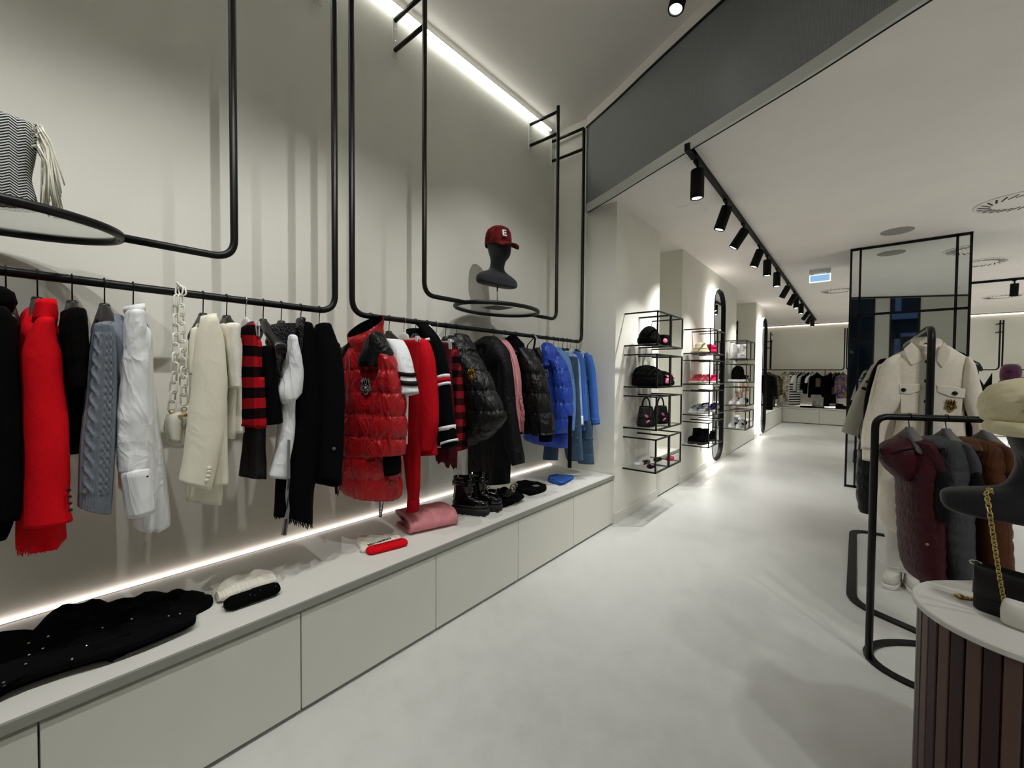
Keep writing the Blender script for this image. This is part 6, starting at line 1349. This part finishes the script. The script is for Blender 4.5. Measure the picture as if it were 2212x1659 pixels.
for px,nm,l,mt,L,sl,w in bo:
    x=onY(px,805,YK).x; o=simple_garment(nm,l,'clothes',x,YK,zbk,.95,w,L,.035,mt,sl,'clothes on the back wall rail')
    if 'hoodie' in l: MB().box((x-.09,YK-.09,zbk-.5),(x+.09,YK-.075,zbk-.25)).build('chest_print',F_brz,o)
    if 'cuffs' in l:
        for z in (.98,1.03): loft([(V((x,YK,zbk-z)),V((.235,0,0)),V((0,.075,0))),(V((x,YK,zbk-z-.02)),V((.235,0,0)),V((0,.075,0)))],N=24,wr=0).build('hem_stripe',F_white,o)
# left rear corner: camouflage jackets on the side rail
o=thing('clothes_rail','black wall-hung clothes rail in the left rear corner','clothes rail',(-2.05,13.2,zbk),'wall-hung clothes rails')
MB().tube(round_path([(-2.05,11.8,2.5),(-2.05,11.8,zbk),(-2.05,14.9,zbk),(-2.05,14.9,2.5)],.08),.0155,10).build('rail',M_black,o)
for y in (11.8,14.9):
    for z in (2.25,2.45): MB().tube([(XW+.001,y,z),(-2.05,y,z)],.014,8).build('bracket',M_black,o)
for i,(y,l,mt,L) in enumerate(((13.2,'long black coat hanging in the left rear corner behind the far mirror',F_blk,1.0),(13.7,'dark camouflage jacket, longer of the two in the left rear corner',F_camo,.95),(14.2,'dark camouflage jacket with wide sleeve in the left rear corner',F_camo,.75))): simple_garment('jacket' if 'jacket' in l else 'coat',l,'clothes',-2.0,y,zbk,0,.24,L,.07,mt,.55,'clothes in the left rear corner')
# shoes on the back bench
def bk_(px): return V((onY(px,890,15.0).x,15.0,ZB+.001))
for px,l,m1,m2,sh,nm in ((1689,'left white sneaker on the rear bench',F_gryw,M_wsole,None,'sneaker'),(1697,'right white sneaker on the rear bench',F_gryw,M_wsole,None,'sneaker'),(1767,'black and grey ankle boot on the rear bench',F_gr1,M_rub,.16,'ankle_boot'),(1819,'dark shoe on the rear bench beside the mirror column',F_navy,M_rub,None,'shoe')):
    shoe(nm,l,'shoe',bk_(px),-.3,.32,.11,.11,m1,m2,.035,sh)
stackcloth(bk_(1711),'white folded cloth lying on the rear bench',F_white,.28,.1,.05,1,'folded_cloth','cloth'); stackcloth(bk_(1742),'black strappy sandals folded flat on the rear bench',F_blk,.22,.1,.05,1,'sandal','shoe')
# right rear: mannequin torso in purple, black shapes, garments
px=bk_(2180); c=V((onY(2184,800,9.4).x,9.4,0))
M_pur=NT('purple_sequin_pattern'); M_pur.base(M_pur.ramp(M_pur.noise(16,2),[(.3,'#2a0f22'),(.5,'#5c1f4a'),(.7,'#3a2a3c')]),.4,.3,.5); M_pur=M_pur.m
zh=onY(2184,812,9.4).z; o,C2,f2,s2=bust('display_bust','purple sequinned mannequin head and shoulders far right behind the cream cap',(c.x,c.y,0),-1.9,1.35,zh-.38,M_pur,True)
MB().tube([C2+V((0,0,.30))+f2*.08+s2*.10,C2+V((0,0,.18))+f2*.10,C2+V((0,0,.30))+f2*.08-s2*.10],.012,8).build('scarf_edge',plain('rose_braid','#b06a7a',.6),o)
stp=V((onY(2118,850,8.2).x,8.2,0)); o=thing('sculpture_stand','dark pointed forked display shape right of the ivory overshirt','stand',stp)
zA=onY(2118,850,8.2).z
for tip in ((2113,814),(2143,806)):
    e=onY(tip[0],tip[1],8.2); b=onY(2126,852,8.2); MB().tube([b,b.lerp(e,.5)+V((0,0,-.02)),e],.05,10,rr=[.03,.085,.006],flat=.4).build('fork',M_blackm,o)
b=onY(2126,852,8.2); MB().tube([V((b.x,b.y,.01)),b],.02,10).build('post',M_black,o); MB().lathe((b.x,b.y,0),[(.18,0),(.18,.012),(.03,.016)],24).build('foot',M_black,o)
for i,(xx,l,mt) in enumerate(((3.05,'white shirt on the right back rail behind the purple bust, left one',F_white),(3.6,'white shirt on the right back rail behind the purple bust, right one',F_white),(4.2,'black coat on the right back rail',F_blk),(4.7,'grey coat on the right back rail',F_gr1))): simple_garment('shirt' if 'shirt' in l else 'coat',l,'clothes',xx,YK,zbk,.9,.2,.8,.04,mt,.5,'clothes on the right back rail')
# ================================================================ light
def spot(loc,d,power,ang=70,blend=.6,col=(1,.993,.968),r=.014):
    l=bpy.data.lights.new('spot_light','SPOT'); l.energy=power; l.spot_size=math.radians(ang); l.spot_blend=blend; l.color=col; l.shadow_soft_size=r
    o=bpy.data.objects.new('spot_light',l); COL.objects.link(o); o.location=loc; o.rotation_euler=V(d).to_track_quat('-Z','Y').to_euler(); return o
for b,d,pw in SPOTS:
    near=b.z>3.2
    spot(b,d,(NEARP if near else FARP) if pw is None else pw,78 if near else 76,.8,r=.09 if (near and b.x>1) else .014)
w=bpy.data.worlds.new('dusk'); SC.world=w; w.use_nodes=True; bg=w.node_tree.nodes['Background']; bg.inputs[0].default_value=(.11,.135,.17,1); bg.inputs[1].default_value=.9
SC.view_settings.view_transform='Standard'; SC.view_settings.look='None'; SC.view_settings.exposure=EXPO; SC.view_settings.gamma=1; SC.view_settings.use_curve_mapping=False
SC.cycles.max_bounces=8; SC.cycles.diffuse_bounces=6; SC.cycles.glossy_bounces=4; SC.cycles.transmission_bounces=6; SC.cycles.transparent_max_bounces=8
SC.cycles.use_denoising=True; SC.cycles.use_adaptive_sampling=True; SC.cycles.adaptive_threshold=.02; SC.cycles.sample_clamp_indirect=6; SC.cycles.caustics_reflective=False; SC.cycles.caustics_refractive=False
